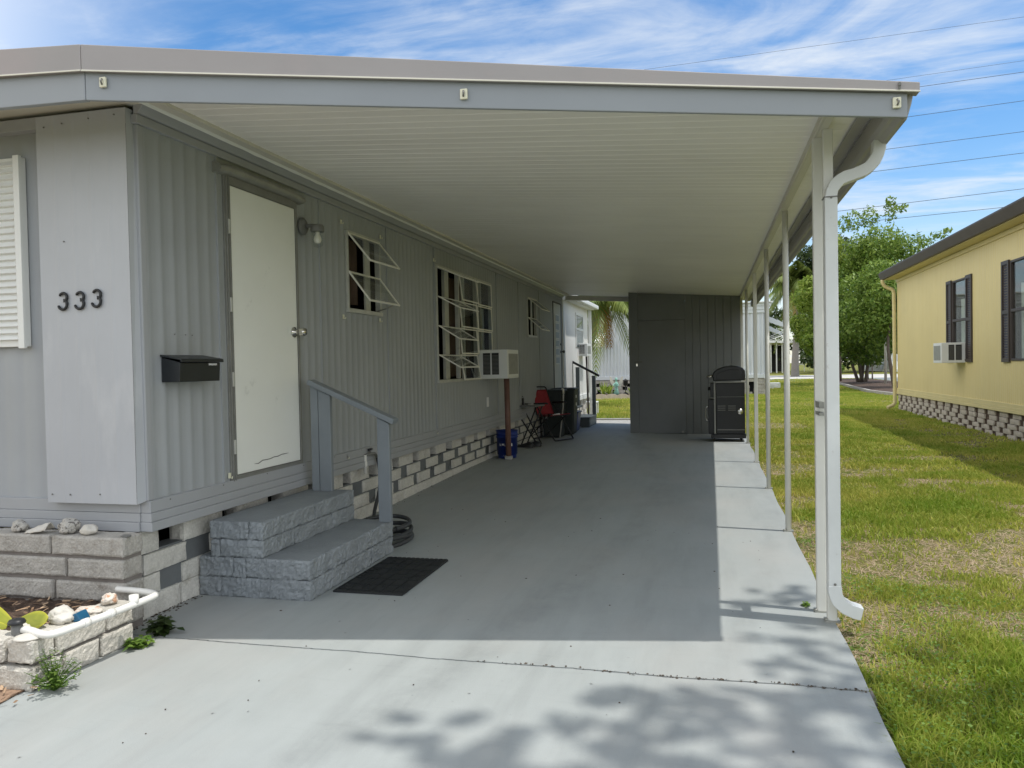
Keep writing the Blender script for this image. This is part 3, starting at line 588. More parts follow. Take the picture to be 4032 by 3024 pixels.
# ------------------------------------------------------------------ things on and by the wall
mbx = thing('mailbox', 'black metal wall mailbox with a sloped lid left of the white door', 'mailbox', (-2.75,3.645,1.2))
k = MB(); k.prism([(XW+.006,1.200),(XW+.112,1.200),(XW+.118,1.300),(XW+.006,1.330)], 'y', 3.475, 3.815); bx = k.build('box', M['blackmetal'], mbx, bevel=.003)
k = MB(); k.prism([(XW+.006,1.333),(XW+.006,1.343),(XW+.132,1.320),(XW+.134,1.302),(XW+.129,1.302),(XW+.127,1.313)], 'y', 3.465, 3.825); k.build('lid', M['blackmetal'], mbx, bevel=.002)
k = MB()
for i, (a, b) in enumerate(((0,.008),(.012,.026),(.030,.036),(.040,.052),(.056,.062),(.066,.072))): k.box(XW+.1185,XW+.1196,3.71+a,3.71+b,1.285+.001*(i % 2),1.296)
k.build('sticker', M['paper'], mbx)
pl = thing('porch_light', 'wall lamp with a clear glass jar and white bulb right of the white door', 'lamp', (-2.75,4.965,2.25))
k = MB(); k.lathe((XW+.006,4.965,2.25), [(0,0),(.062,0),(.062,.008),(.045,.022),(.02,.03),(0,.03)], 24, 'x'); k.tube([(XW+.03,4.965,2.25),(XW+.07,4.965,2.252),(XW+.10,4.965,2.245)], .014, 10); k.build('wall_plate', M['nail'], pl)
k = MB(); k.lathe((XW+.12,4.965,2.205), [(.044,0),(.047,.004),(.047,.035),(.040,.048),(0,.056)], 22); k.build('cap', M['nail'], pl)
k = MB(); k.lathe((XW+.12,4.965,2.10), [(0,0),(.022,.0),(.036,.012),(.041,.03),(.039,.045),(.041,.06),(.039,.075),(.041,.09),(.042,.104)], 22); k.build('jar', M['glass'], pl)
k = MB(); k.lathe((XW+.12,4.965,2.125), [(0,0),(.020,.006),(.027,.024),(.022,.048),(.014,.062),(.014,.08)], 16); k.build('bulb', M['bulb'], pl)
# window air conditioner on a pipe
def aircon(name, label, x0, x1, y0, y1, z0, z1, side_sign, wallx, group=None, moire=False):
    a = thing(name, label, 'air conditioner', ((x0+x1)/2, (y0+y1)/2, z0), group)
    k = MB(); k.box(x0,x1,y0,y1,z0,z1); k.build('case', M['white'], a, bevel=.008)
    xi, xo = (x0, x1) if side_sign > 0 else (x1, x0); sp = abs(x1-x0)
    for u0, u1 in ((.20,.44),(.49,.72)):
        k = MB(); A = xi+side_sign*sp*u0; B = xi+side_sign*sp*u1; A, B = min(A,B), max(A,B); k.box(A,B,y0-.004,y0-.0005,z0+.05,z1-.04); q = k.build('vent', M['black'], a)
        k = MB(); n_ = int((z1-z0-.1)/.016)
        for i in range(n_): k.box(A+.004,B-.004,y0-.007,y0-.0042,z0+.056+i*.016,z0+.062+i*.016)
        k.build('louvre', M['nail'] if not moire else M['white'], q)
    k = MB(); X = xo+side_sign*.003; k.box(min(xo,X)+.0005*(side_sign>0),max(xo,X)-.0005*(side_sign<0),y0+.06,y1-.04,z0+.05,z1-.05); k.build('coil', M['alu_dark'], a)
    return a
aircon('window_air_conditioner', 'white window air conditioner on a brown pipe in the triple window', -2.77,-2.385,9.20,9.76,1.098,1.452,1,XW)
pp = thing('support_pipe', 'brown painted pipe standing under the air conditioner', 'pipe', (-2.535,9.75,.05))
k = MB(); k.tube([(-2.535,9.75,.05),(-2.535,9.72,1.096)], .036, 18); k.build('pipe', M['rust'], pp); k = MB(); k.rough(-2.58,-2.49,9.705,9.795,.045,.095,.008,.02,3); k.build('foot', M['concrete_foot'], pp)
# spigot and hose
sp = thing('spigot', 'brass garden tap on a white pipe at the bottom of the grey siding', 'tap', (-2.74,5.9,.5))
k = MB(); k.tube([(-2.73,5.86,.40),(-2.73,5.86,.55)], .014, 10); k.lathe((-2.73,5.86,.445), [(.019,0),(.019,.05)], 10); k.build('pipe', M['pvc'], sp)
k = MB(); k.tube([(-2.73,5.86,.545),(-2.715,5.92,.552),(-2.70,5.98,.55),(-2.695,6.015,.52)], .013, 10); k.tube([(-2.715,5.93,.55),(-2.715,5.93,.585)], .008, 8); k.build('valve', M['nail'], sp)
k = MB(); k.tube([(-2.715,5.90,.588),(-2.715,5.965,.588)], .010, 8); k.build('handle', M['black'], sp)
hs_ = MB()
P = [(-2.695,6.02,.52),(-2.685,6.035,.44),(-2.675,6.03,.33),(-2.67,5.98,.21),(-2.66,5.88,.12),(-2.62,5.75,.05),(-2.55,5.62,.03),(-2.45,5.5,.025)]
cen = (-2.30,5.20); rr_ = random.Random(5)
for i in range(150):
    a = 1.9-i*2*PI/34; rad = .185+.018*math.sin(i*.37)+.012*rr_.uniform(-1,1)*0+.010*math.sin(i*.11); P.append((cen[0]+rad*1.0*math.cos(a)+.02*math.sin(i*.043), cen[1]+rad*1.25*math.sin(a), .022+.028*(i//30)+.012*math.sin(i*.29)))
def smooth_path(P, it=2):
    P = [Vector(p) for p in P]
    for _ in range(it):
        Q = [P[0]]
        for a, b in zip(P[:-1], P[1:]): Q += [a*.75+b*.25, a*.25+b*.75]
        P = Q+[P[-1]]
    return P
hs_.tube(smooth_path(P, 1), .0155, 8); tag(hs_.build('garden_hose', M['hose']), 'dark grey garden hose hanging from the tap and coiled behind the steps', 'hose')
# steps
st = thing('entry_steps', 'two grey painted split-face block steps below the white door', 'steps', (-2.45,4.36,0))
def course(mb, x0, x1, y0, y1, z0, z1, cuts_x, seed, amp=.012):
    xs_ = [x0]+cuts_x+[x1]
    for i, (a, b) in enumerate(zip(xs_[:-1], xs_[1:])): mb.rough(a+.002,b-.002,y0,y1,z0,z1,amp,.016,seed+i*2.3,11,.012)
k = MB(); lo = ((0.0,.108,[-2.66]),(.111,.218,[-2.58,-2.50]))
for z0, z1, cuts in lo:
    xs_ = [-2.795]+cuts+[-2.11]
    for i, (a, b) in enumerate(zip(xs_[:-1], xs_[1:])):
        if i < len(xs_)-2: k.rough(a+.002,b-.002,3.80,4.05,z0,z1,.019,.0105,z0*30+i*2.3,13,.004)
        else:
            ysp = [3.80,4.22,4.60,4.945] if z0 == 0 else [3.80,4.40,4.945]
            for jn, (ya, yb) in enumerate(zip(ysp[:-1], ysp[1:])): k.rough(a+.002,b,ya+.0015,yb-.0015,z0,z1,.019,.0105,z0*30+i*2.3+jn*1.7,13,.004)
k.box(-2.795,-2.13,3.83,4.935,.20,.2195)
k.build('lower_step', M['step'], st)
k = MB()
for z0, z1, cuts, ysp in ((.2205,.318,[-2.66],[3.805,4.15,4.62,4.945]),(.321,.418,[-2.48],[3.805,4.40,4.945])):
    xs_ = [-2.725]+cuts+[-2.392]
    k.rough(xs_[0]+.002,xs_[1]-.002,3.805,4.05,z0,z1,.018,.0105,z0*40,13,.004)
    for jn, (ya, yb) in enumerate(zip(ysp[:-1], ysp[1:])): k.rough(xs_[1]+.002,xs_[2],ya+.0015,yb-.0015,z0,z1,.018,.0105,z0*40+3+jn*1.7,13,.004)
k.box(-2.725,-2.41,3.84,4.935,.40,.4195)
k.build('upper_step', M['step'], st)
hr = thing('handrail', 'grey wooden stair handrail sloping down beside the white door', 'handrail', (-2.4,4.83,.22))
for (x0, x1, y0, y1, zb, ztl, ztr) in ((-2.662,-2.605,4.86,4.93,.4195,1.150,1.125),(-2.600,-2.512,4.855,4.893,.4195,1.118,1.072),(-2.172,-2.085,4.855,4.893,.2195,.925,.882)):
    k = MB(); k.hexa([(x0,y0,zb),(x1,y0,zb),(x1,y1,zb),(x0,y1,zb),(x0,y0,ztl),(x1,y0,ztr),(x1,y1,ztr),(x0,y1,ztl)]); k.build('post', M['rail'], hr, bevel=.004)
k = MB(); k.bar((-2.668,4.88,1.168),(-2.045,4.88,.893),.092,.036); k.build('rail', M['rail'], hr, bevel=.005)
# doormat
dm = MB(); dm.box(-2.07,-1.655,3.985,4.76,.001,.012)
for i in range(6): dm.box(-2.06+i*.066,-2.055+i*.066,4.0,4.745,.0125,.0155)
for i in range(7): dm.box(-2.06,-1.665,4.02+i*.115,4.026+i*.115,.0126,.0150)
rs = random.Random(9)
for i in range(46):
    a = rs.uniform(0, PI); x, y = rs.uniform(-2.04,-1.69), rs.uniform(4.02,4.73); dm.bar((x,y,.0135),(x+.03*math.cos(a),y+.03*math.sin(a),.0135),.004,.004)
for i in range(13): dm.lathe((-2.053+i*.0316,4.762,.001), [(.014,0),(.014,.011)], 10)
tag(dm.build('doormat', M['mat']), 'black rubber doormat on the painted concrete beside the grey steps', 'doormat')

# bucket, table, chair, bins
zb = .05
bk = thing('bucket', 'blue plastic bucket with white lettering behind the brown pipe', 'bucket', (-2.60,9.93,zb))
k = MB(); k.lathe((-2.60,9.93,zb), [(0,0),(.118,0),(.121,.006),(.136,.265),(.146,.267),(.146,.279),(.139,.281),(.139,.298),(.148,.300),(.148,.312),(.141,.314),(.142,.352),(.148,.354),(.148,.362),(.138,.362),(.132,.05),(0,.045)], 40); k.build('pail', M['blue'], bk)
def text(s_, size, loc, rot, mat, par, name='lettering', ext=.0006, wide=1.0):
    cu = bpy.data.curves.new(name, 'FONT'); cu.body = s_; cu.size = size; cu.extrude = ext; cu.align_x = 'LEFT'; cu.space_line = .95; cu.offset = size*.012
    o = bpy.data.objects.new(name, cu); COL.objects.link(o); o.data.materials.append(mat); o.location = Vector(loc)-(ORI.get(par.name, Vector()) if par else Vector()); o.rotation_euler = rot; o.scale = (wide,1,1)
    if par: o.parent = par
    return o
dirb = Vector((2.60-.0,-9.93,0)).normalized(); ang = math.atan2(dirb.y, dirb.x)
def curved_text(s_, size, cx, cy, z, r, ang0, mat, par):
    """letters set one by one round the pail, welded into one mesh"""
    cu = bpy.data.curves.new('lettering', 'FONT'); cu.body = s_; cu.size = size; cu.extrude = .0006; cu.offset = size*.04; cu.align_x = 'CENTER'
    o = bpy.data.objects.new('t', cu); COL.objects.link(o); dg = bpy.context.evaluated_depsgraph_get(); me = bpy.data.meshes.new_from_object(o.evaluated_get(dg)); bpy.data.objects.remove(o)
    k = MB(); vs = []
    for v in me.vertices:
        a = ang0+v.co.x/r; rr2 = r+.0015+v.co.z; vs.append((cx+rr2*math.cos(a), cy+rr2*math.sin(a), z+v.co.y))
    k.add(vs, [tuple(p.vertices) for p in me.polygons]); return k.build('lettering', mat, par)
curved_text('DO IT', .070, -2.60,9.93,zb+.165,.1325,ang-.10,M['paper'],bk); curved_text('RIGHT', .066, -2.60,9.93,zb+.105,.1300,ang-.08,M['paper'],bk)
k = MB(); k.tube([(-2.60+(.1235)*math.cos(ang-.28+.11*math.cos(2*PI*i/20)), 9.93+.1235*math.sin(ang-.28+.11*math.cos(2*PI*i/20)), zb+.045+.013*math.sin(2*PI*i/20)) for i in range(20)], .0012, 5, closed=True); k.build('emblem', M['paper'], bk)
tb = thing('folding_table', 'small dark folding tray table beside the red chair', 'table', (-2.66,11.45,zb))
k = MB(); k.prism([(-2.89,11.30),(-2.50,11.22),(-2.43,11.56),(-2.82,11.66)], 'z', .640, .662); k.build('tabletop', M['nail'], tb, bevel=.004)
for a, b in (((-2.85,11.30,.64),(-2.50,11.38,zb)),((-2.79,11.60,.64),(-2.52,11.70,zb)),((-2.50,11.30,.64),(-2.74,11.24,zb)),((-2.46,11.52,.64),(-2.72,11.55,zb))):
    k = MB(); k.tube([a, b], .011, 8); k.build('leg', M['black'], tb)
k = MB(); k.tube([(-2.60,11.34,.26),(-2.60,11.62,.26)], .007, 6); k.tube([(-2.84,11.33,.62),(-2.80,11.58,.62)], .008, 6); k.build('crossbar', M['black'], tb)
ln = thing('radio', 'small dark portable radio standing on the tray table', 'radio', (-2.78,11.42,.663))
k = MB(); k.box(-2.83,-2.72,11.40,11.45,.663,.765); k.build('case', M['black'], ln, bevel=.008); k = MB(); k.lathe((-2.775,11.397,.715), [(.0,0),(.034,0),(.034,.003)], 18, 'y'); k.build('speaker', M['nail'], ln); k = MB(); k.tube([(-2.82,11.425,.765),(-2.815,11.425,.79),(-2.735,11.425,.79),(-2.73,11.425,.765)], .005, 6); k.build('handle', M['black'], ln)
k = MB(); k.tube([(-2.64,11.36,.672),(-2.56,11.39,.672)], .010, 8); tag(k.build('flashlight', M['alu']), 'pale torch lying on the tray table', 'torch')
k = MB(); k.lathe((-2.68,11.52,.663), [(.0,0),(.045,0),(.055,.02),(.048,.02),(.04,.006),(0,.006)], 18); tag(k.build('ashtray', M['nail']), 'low dark round dish on the tray table', 'dish')
ch = thing('folding_chair', 'red canvas folding chair with a black tube frame beside the bins', 'chair', (-2.52,12.4,zb))
XF = Matrix.Translation((-2.52,12.38,zb)) @ Matrix.Rotation(math.radians(-27), 4, 'Z')
k = MB(XF)
k.tube(smooth_path([(-.10,.24,.60),(.26,.24,.04),(.285,.24,.014),(.285,.20,.012),(.285,-.20,.012),(.285,-.24,.014),(.26,-.24,.04),(-.10,-.24,.60)], 2), .0115, 8)
k.tube(smooth_path([(.20,.225,.43),(-.26,.225,.04),(-.285,.225,.014),(-.285,.18,.012),(-.285,-.18,.012),(-.285,-.225,.014),(-.26,-.225,.04),(.20,-.225,.43)], 2), .0115, 8)
k.tube(smooth_path([(-.06,.225,.36),(-.24,.225,.80),(-.255,.21,.84),(-.257,.17,.85),(-.257,-.17,.85),(-.255,-.21,.84),(-.24,-.225,.80),(-.06,-.225,.36)], 2), .0115, 8)
k.tube([(.24,.225,.40),(.24,-.225,.40)], .010, 8); k.build('frame', M['black'], ch)
k = MB(XF); k.grid(np.linspace(0,1,10), np.linspace(-.215,.215,9), lambda u, v: (-.09-.155*u-.018*(1-(v/.215)**2), v, .40+.40*u), True); k.build('backrest', M['red'], ch, solid=.006)
k = MB(XF); k.grid(np.linspace(-.10,.25,9), np.linspace(-.215,.215,9), lambda u, v: (u, v, .40+.02*(u/.25)-.022*(1-(v/.215)**2)*(1-((u-.07)/.2)**2)), True); k.build('seat', M['red'], ch, solid=.006)
for sgn in (-1, 1):
    k = MB(XF); k.tube([(-.17,sgn*.245,.585),(.12,sgn*.245,.60),(.15,sgn*.245,.59)], .014, 8, sx=1.5); k.build('armrest', M['black'], ch)
k = MB(XF)
for i in range(6): k.rough(.20+.012*(i % 2),.235+.012*(i % 2),-.19+i*.024,-.168+i*.024,.405,.425+.008*(i % 2),.004,.012,i)
tag(k.build('work_glove', M['paper']), 'crumpled white glove lying on the red chair seat', 'glove')
def bin_(name, label, cx, cy, w_, d__, h_, mat, cat='bin'):
    b = thing(name, label, cat, (cx,cy,zb)); k = MB(); q = .82
    k.hexa([(cx-w_/2*q,cy-d__/2*q,zb),(cx+w_/2*q,cy-d__/2*q,zb),(cx+w_/2*q,cy+d__/2*q,zb),(cx-w_/2*q,cy+d__/2*q,zb),(cx-w_/2,cy-d__/2,zb+h_),(cx+w_/2,cy-d__/2,zb+h_),(cx+w_/2,cy+d__/2,zb+h_),(cx-w_/2,cy+d__/2,zb+h_)]); k.build('body', M[mat], b, bevel=.02)
    k = MB(); k.box(cx-w_/2-.015,cx+w_/2+.015,cy-d__/2-.015,cy+d__/2+.015,zb+h_-.03,zb+h_-.005); k.build('rim', M[mat], b, bevel=.006)
    return b
b1 = bin_('trash_bin', 'dark rubbish bin directly behind the red chair', -2.56,12.92,.36,.42,.79,'bin')
b2 = bin_('trash_bin', 'taller-looking dark rubbish bin between the first bin and the back steps', -2.47,13.50,.40,.42,.80,'bin')
k = MB(); k.box(-2.255,-2.252,13.33,13.40,.55,.60); k.box(-2.255,-2.252,13.33,13.40,.68,.73); k.build('sticker', M['paper'], b2)
k = MB(); k.box(-2.66,-2.62,12.703,12.706,.36,.43); k.build('sticker', M['alu'], b1)
b3 = bin_('recycling_bin', 'blue plastic recycling box on the floor by the back steps', -2.50,14.10,.36,.40,.36,'blue')
cn_ = thing('walking_cane', 'pale walking cane leaning against the dark bins', 'cane', (-2.40,12.63,zb)); k = MB(); k.tube([(-2.41,12.62,zb),(-2.355,12.66,.55),(-2.345,12.665,.80)], [.009,.011,.012], 8); k.build('shaft', M['concrete_foot'], cn_); k = MB(); k.tube([(-2.345,12.665,.78),(-2.35,12.66,.85),(-2.375,12.65,.86)], .018, 10); k.build('handle', M['cream'], cn_)
def shoe(x, y, a, label):
    t_ = thing('clog', label, 'shoe', (x,y,zb), 'dark clogs under the tray table'); X = Matrix.Translation((x,y,zb)) @ Matrix.Rotation(a, 4, 'Z')
    k = MB(X); n_ = 14
    prof = [(-.125,.034),(-.09,.042),(-.03,.038),(.04,.045),(.09,.047),(.125,.030)]
    k.grid(range(6), range(n_+1), lambda i, q: (prof[i][0], prof[i][1]*math.cos(PI*q/n_), .008+(.035,.03,.05,.075,.065,.03)[i]*math.sin(PI*q/n_)), True); k.build('upper', M['black'], t_, solid=.006)
    k = MB(X); k.prism([(p, w_) for p, w_ in prof]+[(p, -w_) for p, w_ in prof[::-1]], 'z', 0, .014); k.build('sole', M['nail'], t_)
shoe(-2.63,11.14,-.25,'dark clog nearer the bucket under the tray table'); shoe(-2.56,11.27,.15,'dark clog nearer the red chair under the tray table')

# ------------------------------------------------------------------ shed, grill
sh = thing('storage_shed', 'dark grey storage shed with a plain hasped door at the end of the carport', 'shed', (-.45,14,0))
k = MB(); xs_ = [-1.395,-1.236]; 
k.box(-1.395,-1.238,13.985,14.03,0,2.545)
def gro(x): return .008 if min(abs(x-q) for q in (-.30,-.17,-.04,.09,.22,.35)) < .006 else 0
xg = sorted({-.42,.505,*[q+e for q in (-.30,-.17,-.04,.09,.22,.35) for e in (-.007,-.005,.005,.007)]})
k.grid(xg, [0,1], lambda x, u: (x, 14.0+gro(x), .0+u*(2.525-.066*(x+1.4))))
k.box(-1.236,-.422,14.004,14.03,2.006,2.47); k.box(-1.395,.505,16.0,16.03,0,2.44); k.box(.48,.505,14.012,16.0,0,2.40); k.box(-1.395,-1.37,14.03,16.0,0,2.50); k.build('wall', M['shed'], sh)
k = MB(); k.box(-1.236,-.424,13.994,14.02,.012,2.0); shd = k.build('door', M['shed'], sh, bevel=.003)
k = MB(); k.box(-1.30,-1.17,13.975,13.993,1.26,1.29); k.build('hasp', M['nail'], shd, bevel=.002); k = MB(); k.box(-1.275,-1.245,13.95,13.974,1.20,1.245); k.tube(arc((-1.26,13.962,1.245), .011, 0, PI, 8), .003, 6); k.build('padlock', M['chrome'], shd, bevel=.003)
k = MB(); k.box(-.50,-.47,13.975,13.993,.03,.06); k.build('hinge', M['alu_dark'], shd)
k = MB(); k.hexa([(-1.40,13.975,2.545),(.51,13.975,2.425),(.51,14.0,2.425),(-1.40,14.0,2.545),(-1.40,13.975,2.59),(.51,13.975,2.47),(.51,14.0,2.47),(-1.40,14.0,2.59)]); k.build('header', M['cream'], sh)
k = MB(); k.hexa([(-1.42,13.99,2.56),(.52,13.99,2.44),(.52,16.1,2.44),(-1.42,16.1,2.56),(-1.42,13.99,2.58),(.52,13.99,2.46),(.52,16.1,2.46),(-1.42,16.1,2.58)]); k.build('roof', M['cream'], sh)
gr = thing('gas_grill', 'black gas grill with a rounded lid against the shed', 'grill', (.29,12.9,0))
GY0, GY1 = 12.63, 13.16
k = MB(); k.box(.075,.508,GY0+.01,GY1,.13,.92); k.build('cabinet', M['grill'], gr, bevel=.006)
k = MB(); k.box(-.005,.52,GY0+.005,GY1+.01,.055,.125); k.build('base', M['grill'], gr, bevel=.008)
k = MB(); pro = [(.03,.955),(.025,1.04),(.045,1.095),(.12,1.145),(.22,1.178),(.31,1.188),(.40,1.18),(.475,1.155),(.513,1.115),(.52,1.05),(.515,.955)]; k.prism(pro, 'y', GY0, GY1); k.build('lid', M['grill'], gr, bevel=.014)
k = MB(); k.prism([(.085,.975),(.09,1.05),(.14,1.09),(.30,1.13),(.43,1.12),(.475,1.07),(.475,.975)], 'y', GY0-.010, GY0-.0005); k.build('end_plate', M['grill'], gr, bevel=.006)
k = MB(); k.tube([(.045,GY0+.05,1.03),(-.03,GY0+.045,1.018),(-.055,GY0+.05,1.015),(-.055,GY1-.06,1.015),(-.03,GY1-.055,1.018),(.045,GY1-.06,1.03)], .014, 8); k.build('lid_handle', M['chrome'], gr)
k = MB(); k.box(.04,.53,GY0-.02,GY0,.922,.942); k.build('side_rail', M['alu_frame'], gr, bevel=.004)
for x in (.055,):
    k = MB(); k.box(x-.014,x+.014,GY0-.012,GY0+.008,.128,.918); k.build('leg', M['alu_frame'], gr, bevel=.004)
k = MB(); k.box(-.045,.0735,GY0+.03,GY1-.02,.125,.66); k.build('cart_door', M['grill'], gr, bevel=.006)
k = MB(); k.tube(smooth_path([(-.045,GY0+.08,.55),(-.085,GY0+.08,.54),(-.085,GY0+.08,.34),(-.045,GY0+.08,.33)], 2), .007, 8); k.build('door_handle', M['chrome'], gr)
k = MB(); k.box(-.01,.0735,GY0+.03,GY1-.02,.70,.92); pn = k.build('control_panel', M['grill'], gr, bevel=.006)
for y in (GY0+.12,GY0+.30):
    k = MB(); k.lathe((-.045,y,.83), [(0,0),(.026,0),(.026,.034)], 14, 'x'); k.build('knob', M['black'], pn)
for x0 in (.10,.255):
    k = MB()
    for i in range(3): k.box(x0,x0+.115,GY0+.004,GY0+.0095,.492+i*.032,.502+i*.032)
    k.build('vent', M['nail'], gr)
k = MB(); k.lathe((.435,GY0+.009,.475), [(0,0),(.046,0),(.046,-.007),(.036,-.012),(0,-.012)][::-1], 20, 'y'); k.box(.43,.44,GY0-.006,GY0-.0035,.45,.50); k.build('gas_port', M['chrome'], gr)
k = MB(); k.box(.09,.51,GY0+.004,GY0+.0095,.70,.706); k.box(.09,.51,GY0+.002,GY0+.0095,.185,.195); k.build('seam', M['nail'], gr)
for x in (.045,.455):
    for y in (GY0+.05,GY1-.05):
        k = MB(); k.lathe((x-.012,y,.026), [(0,0),(.026,0),(.026,.024),(0,.024)], 14, 'x'); k.build('wheel', M['black'], gr)

# ------------------------------------------------------------------ front block wall, planter and what lies on them
wl = thing('block_wall', 'split-face block wall in front of the grey siding, topped with rocks', 'wall', (-3.4,3.22,0))
k = MB(); rs = random.Random(21)
tops = [.459,.350,.238,.128]; off = [(-2.735,-3.155,-3.58,-4.0),(-2.735,-3.055,-3.48,-3.9),(-2.730,-3.155,-3.58,-4.0),(-2.735,-2.96,-3.06,-3.48,-3.9)]
for ci, zt in enumerate(tops):
    xs_ = [-2.735-.006*(ci == 1)+.006*(ci == 2)]; x = xs_[0]-(.43,.335,.425,.24)[ci]
    xs_ = [xs_[0]]; 
    while x > -4.9: xs_.append(x); x -= .43
    for a, b in zip(xs_[1:], xs_[:-1]): k.rough(a+.007,b-.007,3.165+rs.uniform(-.004,.004),3.30,zt-.0925,zt,.008,.0105,rs.random()*20,14,.005)
bwl = k.build('blocks', M['block'], wl)
k = MB(); k.box(-4.9,-2.755,3.181,3.30,-.05,.450); k.build('mortar', M['mortar'], wl)
pn_ = thing('planter', 'low two-course block planter edging filled with mulch', 'planter', (-2.7,2.8,0))
k = MB()
for (ya, yb, z0, z1) in ((2.50,2.62,.106,.198),(2.50,2.66,.0,.093),(2.668,2.86,.0,.093),(2.628,2.90,.106,.200),(2.908,3.07,.106,.198),(2.868,3.07,.0,.093)):
    k.rough(-2.735,-2.612,ya+.004,yb-.004,z0,z1,.010,.0105,rs.random()*20,13,.005)
for z0, z1, x0 in ((.106,.198,-2.741),(0,.093,-2.66)):
    x = x0; 
    if z0 == 0: k.rough(-2.735,-2.612,2.495,2.505,z0,z1,.01,.014,5)
    while x > -5: k.rough(x-.40,x-.008,2.497,2.61,z0,z1,.011,.0105,rs.random()*20,13,.005); x -= .405
k.build('blocks', M['block_pale'], pn_)
k = MB(); k.box(-5,-2.63,2.53,2.60,-.04,.19); k.box(-2.72,-2.635,2.53,3.05,-.04,.19); k.build('mortar', M['mortar'], pn_)
k = MB(); k.grid(np.linspace(-5,-2.70,70), np.linspace(2.60,3.19,30), lambda x, y: (x, y, .135+.03*noise.noise((x*7,y*7,0))+.02*noise.noise((x*20,y*20,3))), False); k.build('mulch', M['mulch'], pn_)
# chips on bed and dirt
def chips(n, x0, x1, y0, y1, zf, size, seed, keep=None):
    rg = np.random.default_rng(seed); V = []; Fc = []; T = []
    for i in range(n):
        x, y = rg.uniform(x0, x1), rg.uniform(y0, y1)
        if keep and not keep(x, y): continue
        a = rg.uniform(0, 2*PI); l = size*rg.uniform(.5,1.6); w_ = size*rg.uniform(.12,.3); z = zf(x, y)+rg.uniform(.002,.012); tz = rg.uniform(-.4,.4)*l; d = Vector((math.cos(a),math.sin(a),0)); p = Vector((-d.y,d.x,rg.uniform(-.5,.5)))*w_
        c = Vector((x,y,z)); b = len(V); V += [c-d*l/2-p/2, c+d*l/2-p/2+Vector((0,0,tz*.3)), c+d*l/2+p/2+Vector((0,0,tz*.3)), c-d*l/2+p/2]; Fc.append((b,b+1,b+2,b+3)); T += [rg.uniform(0,1)]*4
    return V, Fc, T
def leaf_obj(name, V, Fc, T, mat, parent=None, smooth=False):
    o0 = ORI.get(parent.name, Vector()) if parent else Vector()
    me = bpy.data.meshes.new(name); A = np.array([tuple(v) for v in V], dtype=np.float32)-np.array(o0, dtype=np.float32); me.from_pydata(A.tolist(), [], [tuple(f) for f in Fc])
    at = me.attributes.new('tone', 'FLOAT', 'POINT'); at.data.foreach_set('value', np.array(T, dtype=np.float32)); me.materials.append(mat)
    o = bpy.data.objects.new(name, me); COL.objects.link(o)
    if parent: o.parent = parent; ORI[o.name] = o0
    return o
V, Fc, T = chips(900,-4.2,-2.35,1.4,2.50,lambda x, y: .012,.035,4,lambda x, y: x < -2.60+(.04 if y > 2.2 else .06*(2.2-y)))
struct(leaf_obj('wood_chips', V, Fc, T, M['chips']), 'stuff')
V, Fc, T = chips(420,-4.2,-2.70,2.62,3.15,lambda x, y: .15,.04,5)
struct(leaf_obj('mulch_litter', V, Fc, T, M['chips']), 'stuff')
def rock(name, c, r, seed, mat, label, cat, amp=.35, fr=9, sub=4, group=None):
    import bmesh
    bm = bmesh.new(); bmesh.ops.create_icosphere(bm, subdivisions=sub, radius=1)
    for v in bm.verts:
        d = v.co.normalized(); q = d*1.3+Vector((seed*5.1,seed,0)); h_ = 1+amp*noise.noise(q)+amp*.35*noise.noise(q*3.2)+amp*.3*noise.noise(q*fr)
        v.co = Vector((d.x*r[0]*h_, d.y*r[1]*h_, max(d.z*r[2]*h_, -r[2]*.75)))
    me = bpy.data.meshes.new(name); bm.to_mesh(me); bm.free(); me.materials.append(mat); me.polygons.foreach_set('use_smooth', [True]*len(me.polygons))
    o = bpy.data.objects.new(name, me); COL.objects.link(o); o.location = c; tag(o, label, cat, group); return o
G = 'rocks and shells along the block wall'
rock('coral_rock', (-3.40,3.215,.487), (.042,.036,.032), 1, M['rock'], 'pitted grey coral rock at the left end of the block wall', 'rock', group=G)
rock('coral_rock', (-3.11,3.225,.492), (.052,.042,.038), 2, M['rock'], 'largest pitted coral rock, middle of the block wall top', 'rock', group=G)
rock('smooth_rock', (-2.98,3.215,.483), (.044,.034,.026), 3, M['shell'], 'smooth pale rock right of the largest coral rock', 'rock', .22, group=G)
k = MB(); k.grid(np.linspace(0,1,10), np.linspace(0,1,10), lambda u, v: (-3.33+.12*u, 3.17+.07*v+.01*math.sin(u*9), .462+.035*math.sin(PI*v)*(.4+.6*u)+.018*u+.006*noise.noise((u*6,v*6,0))), True); tag(k.build('broken_shell', M['shell'], solid=.006), 'broken curved white shell between two coral rocks on the wall', 'shell', G)
rock('slag_chip', (-2.755,3.20,.463), (.028,.018,.007), 6, M['bluebit'] if False else M['nail'], 'flat dark stone chip near the right end of the block wall', 'stone', .3, group=G)
rock('coral_rock', (-2.69,2.735,.222), (.062,.046,.036), 8, M['shell'], 'lumpy bleached coral rock on the planter edge', 'rock', .4, group='pieces on the planter edge')
rock('conch_shell', (-2.672,2.985,.222), (.034,.028,.026), 9, M['shell_pink'], 'orange and white shell at the far end of the planter edge', 'shell', .4, group='pieces on the planter edge')
rock('oyster_shell', (-2.672,2.86,.208), (.058,.036,.018), 10, M['shell_pink'], 'flat pinkish shell beside the blue shard on the planter edge', 'shell', .35, group='pieces on the planter edge')
rock('coral_rock', (-2.79,2.66,.185), (.06,.05,.03), 12, M['shell'], 'low white coral lump inside the planter by the garden light', 'rock', .4, group='pieces on the planter edge')
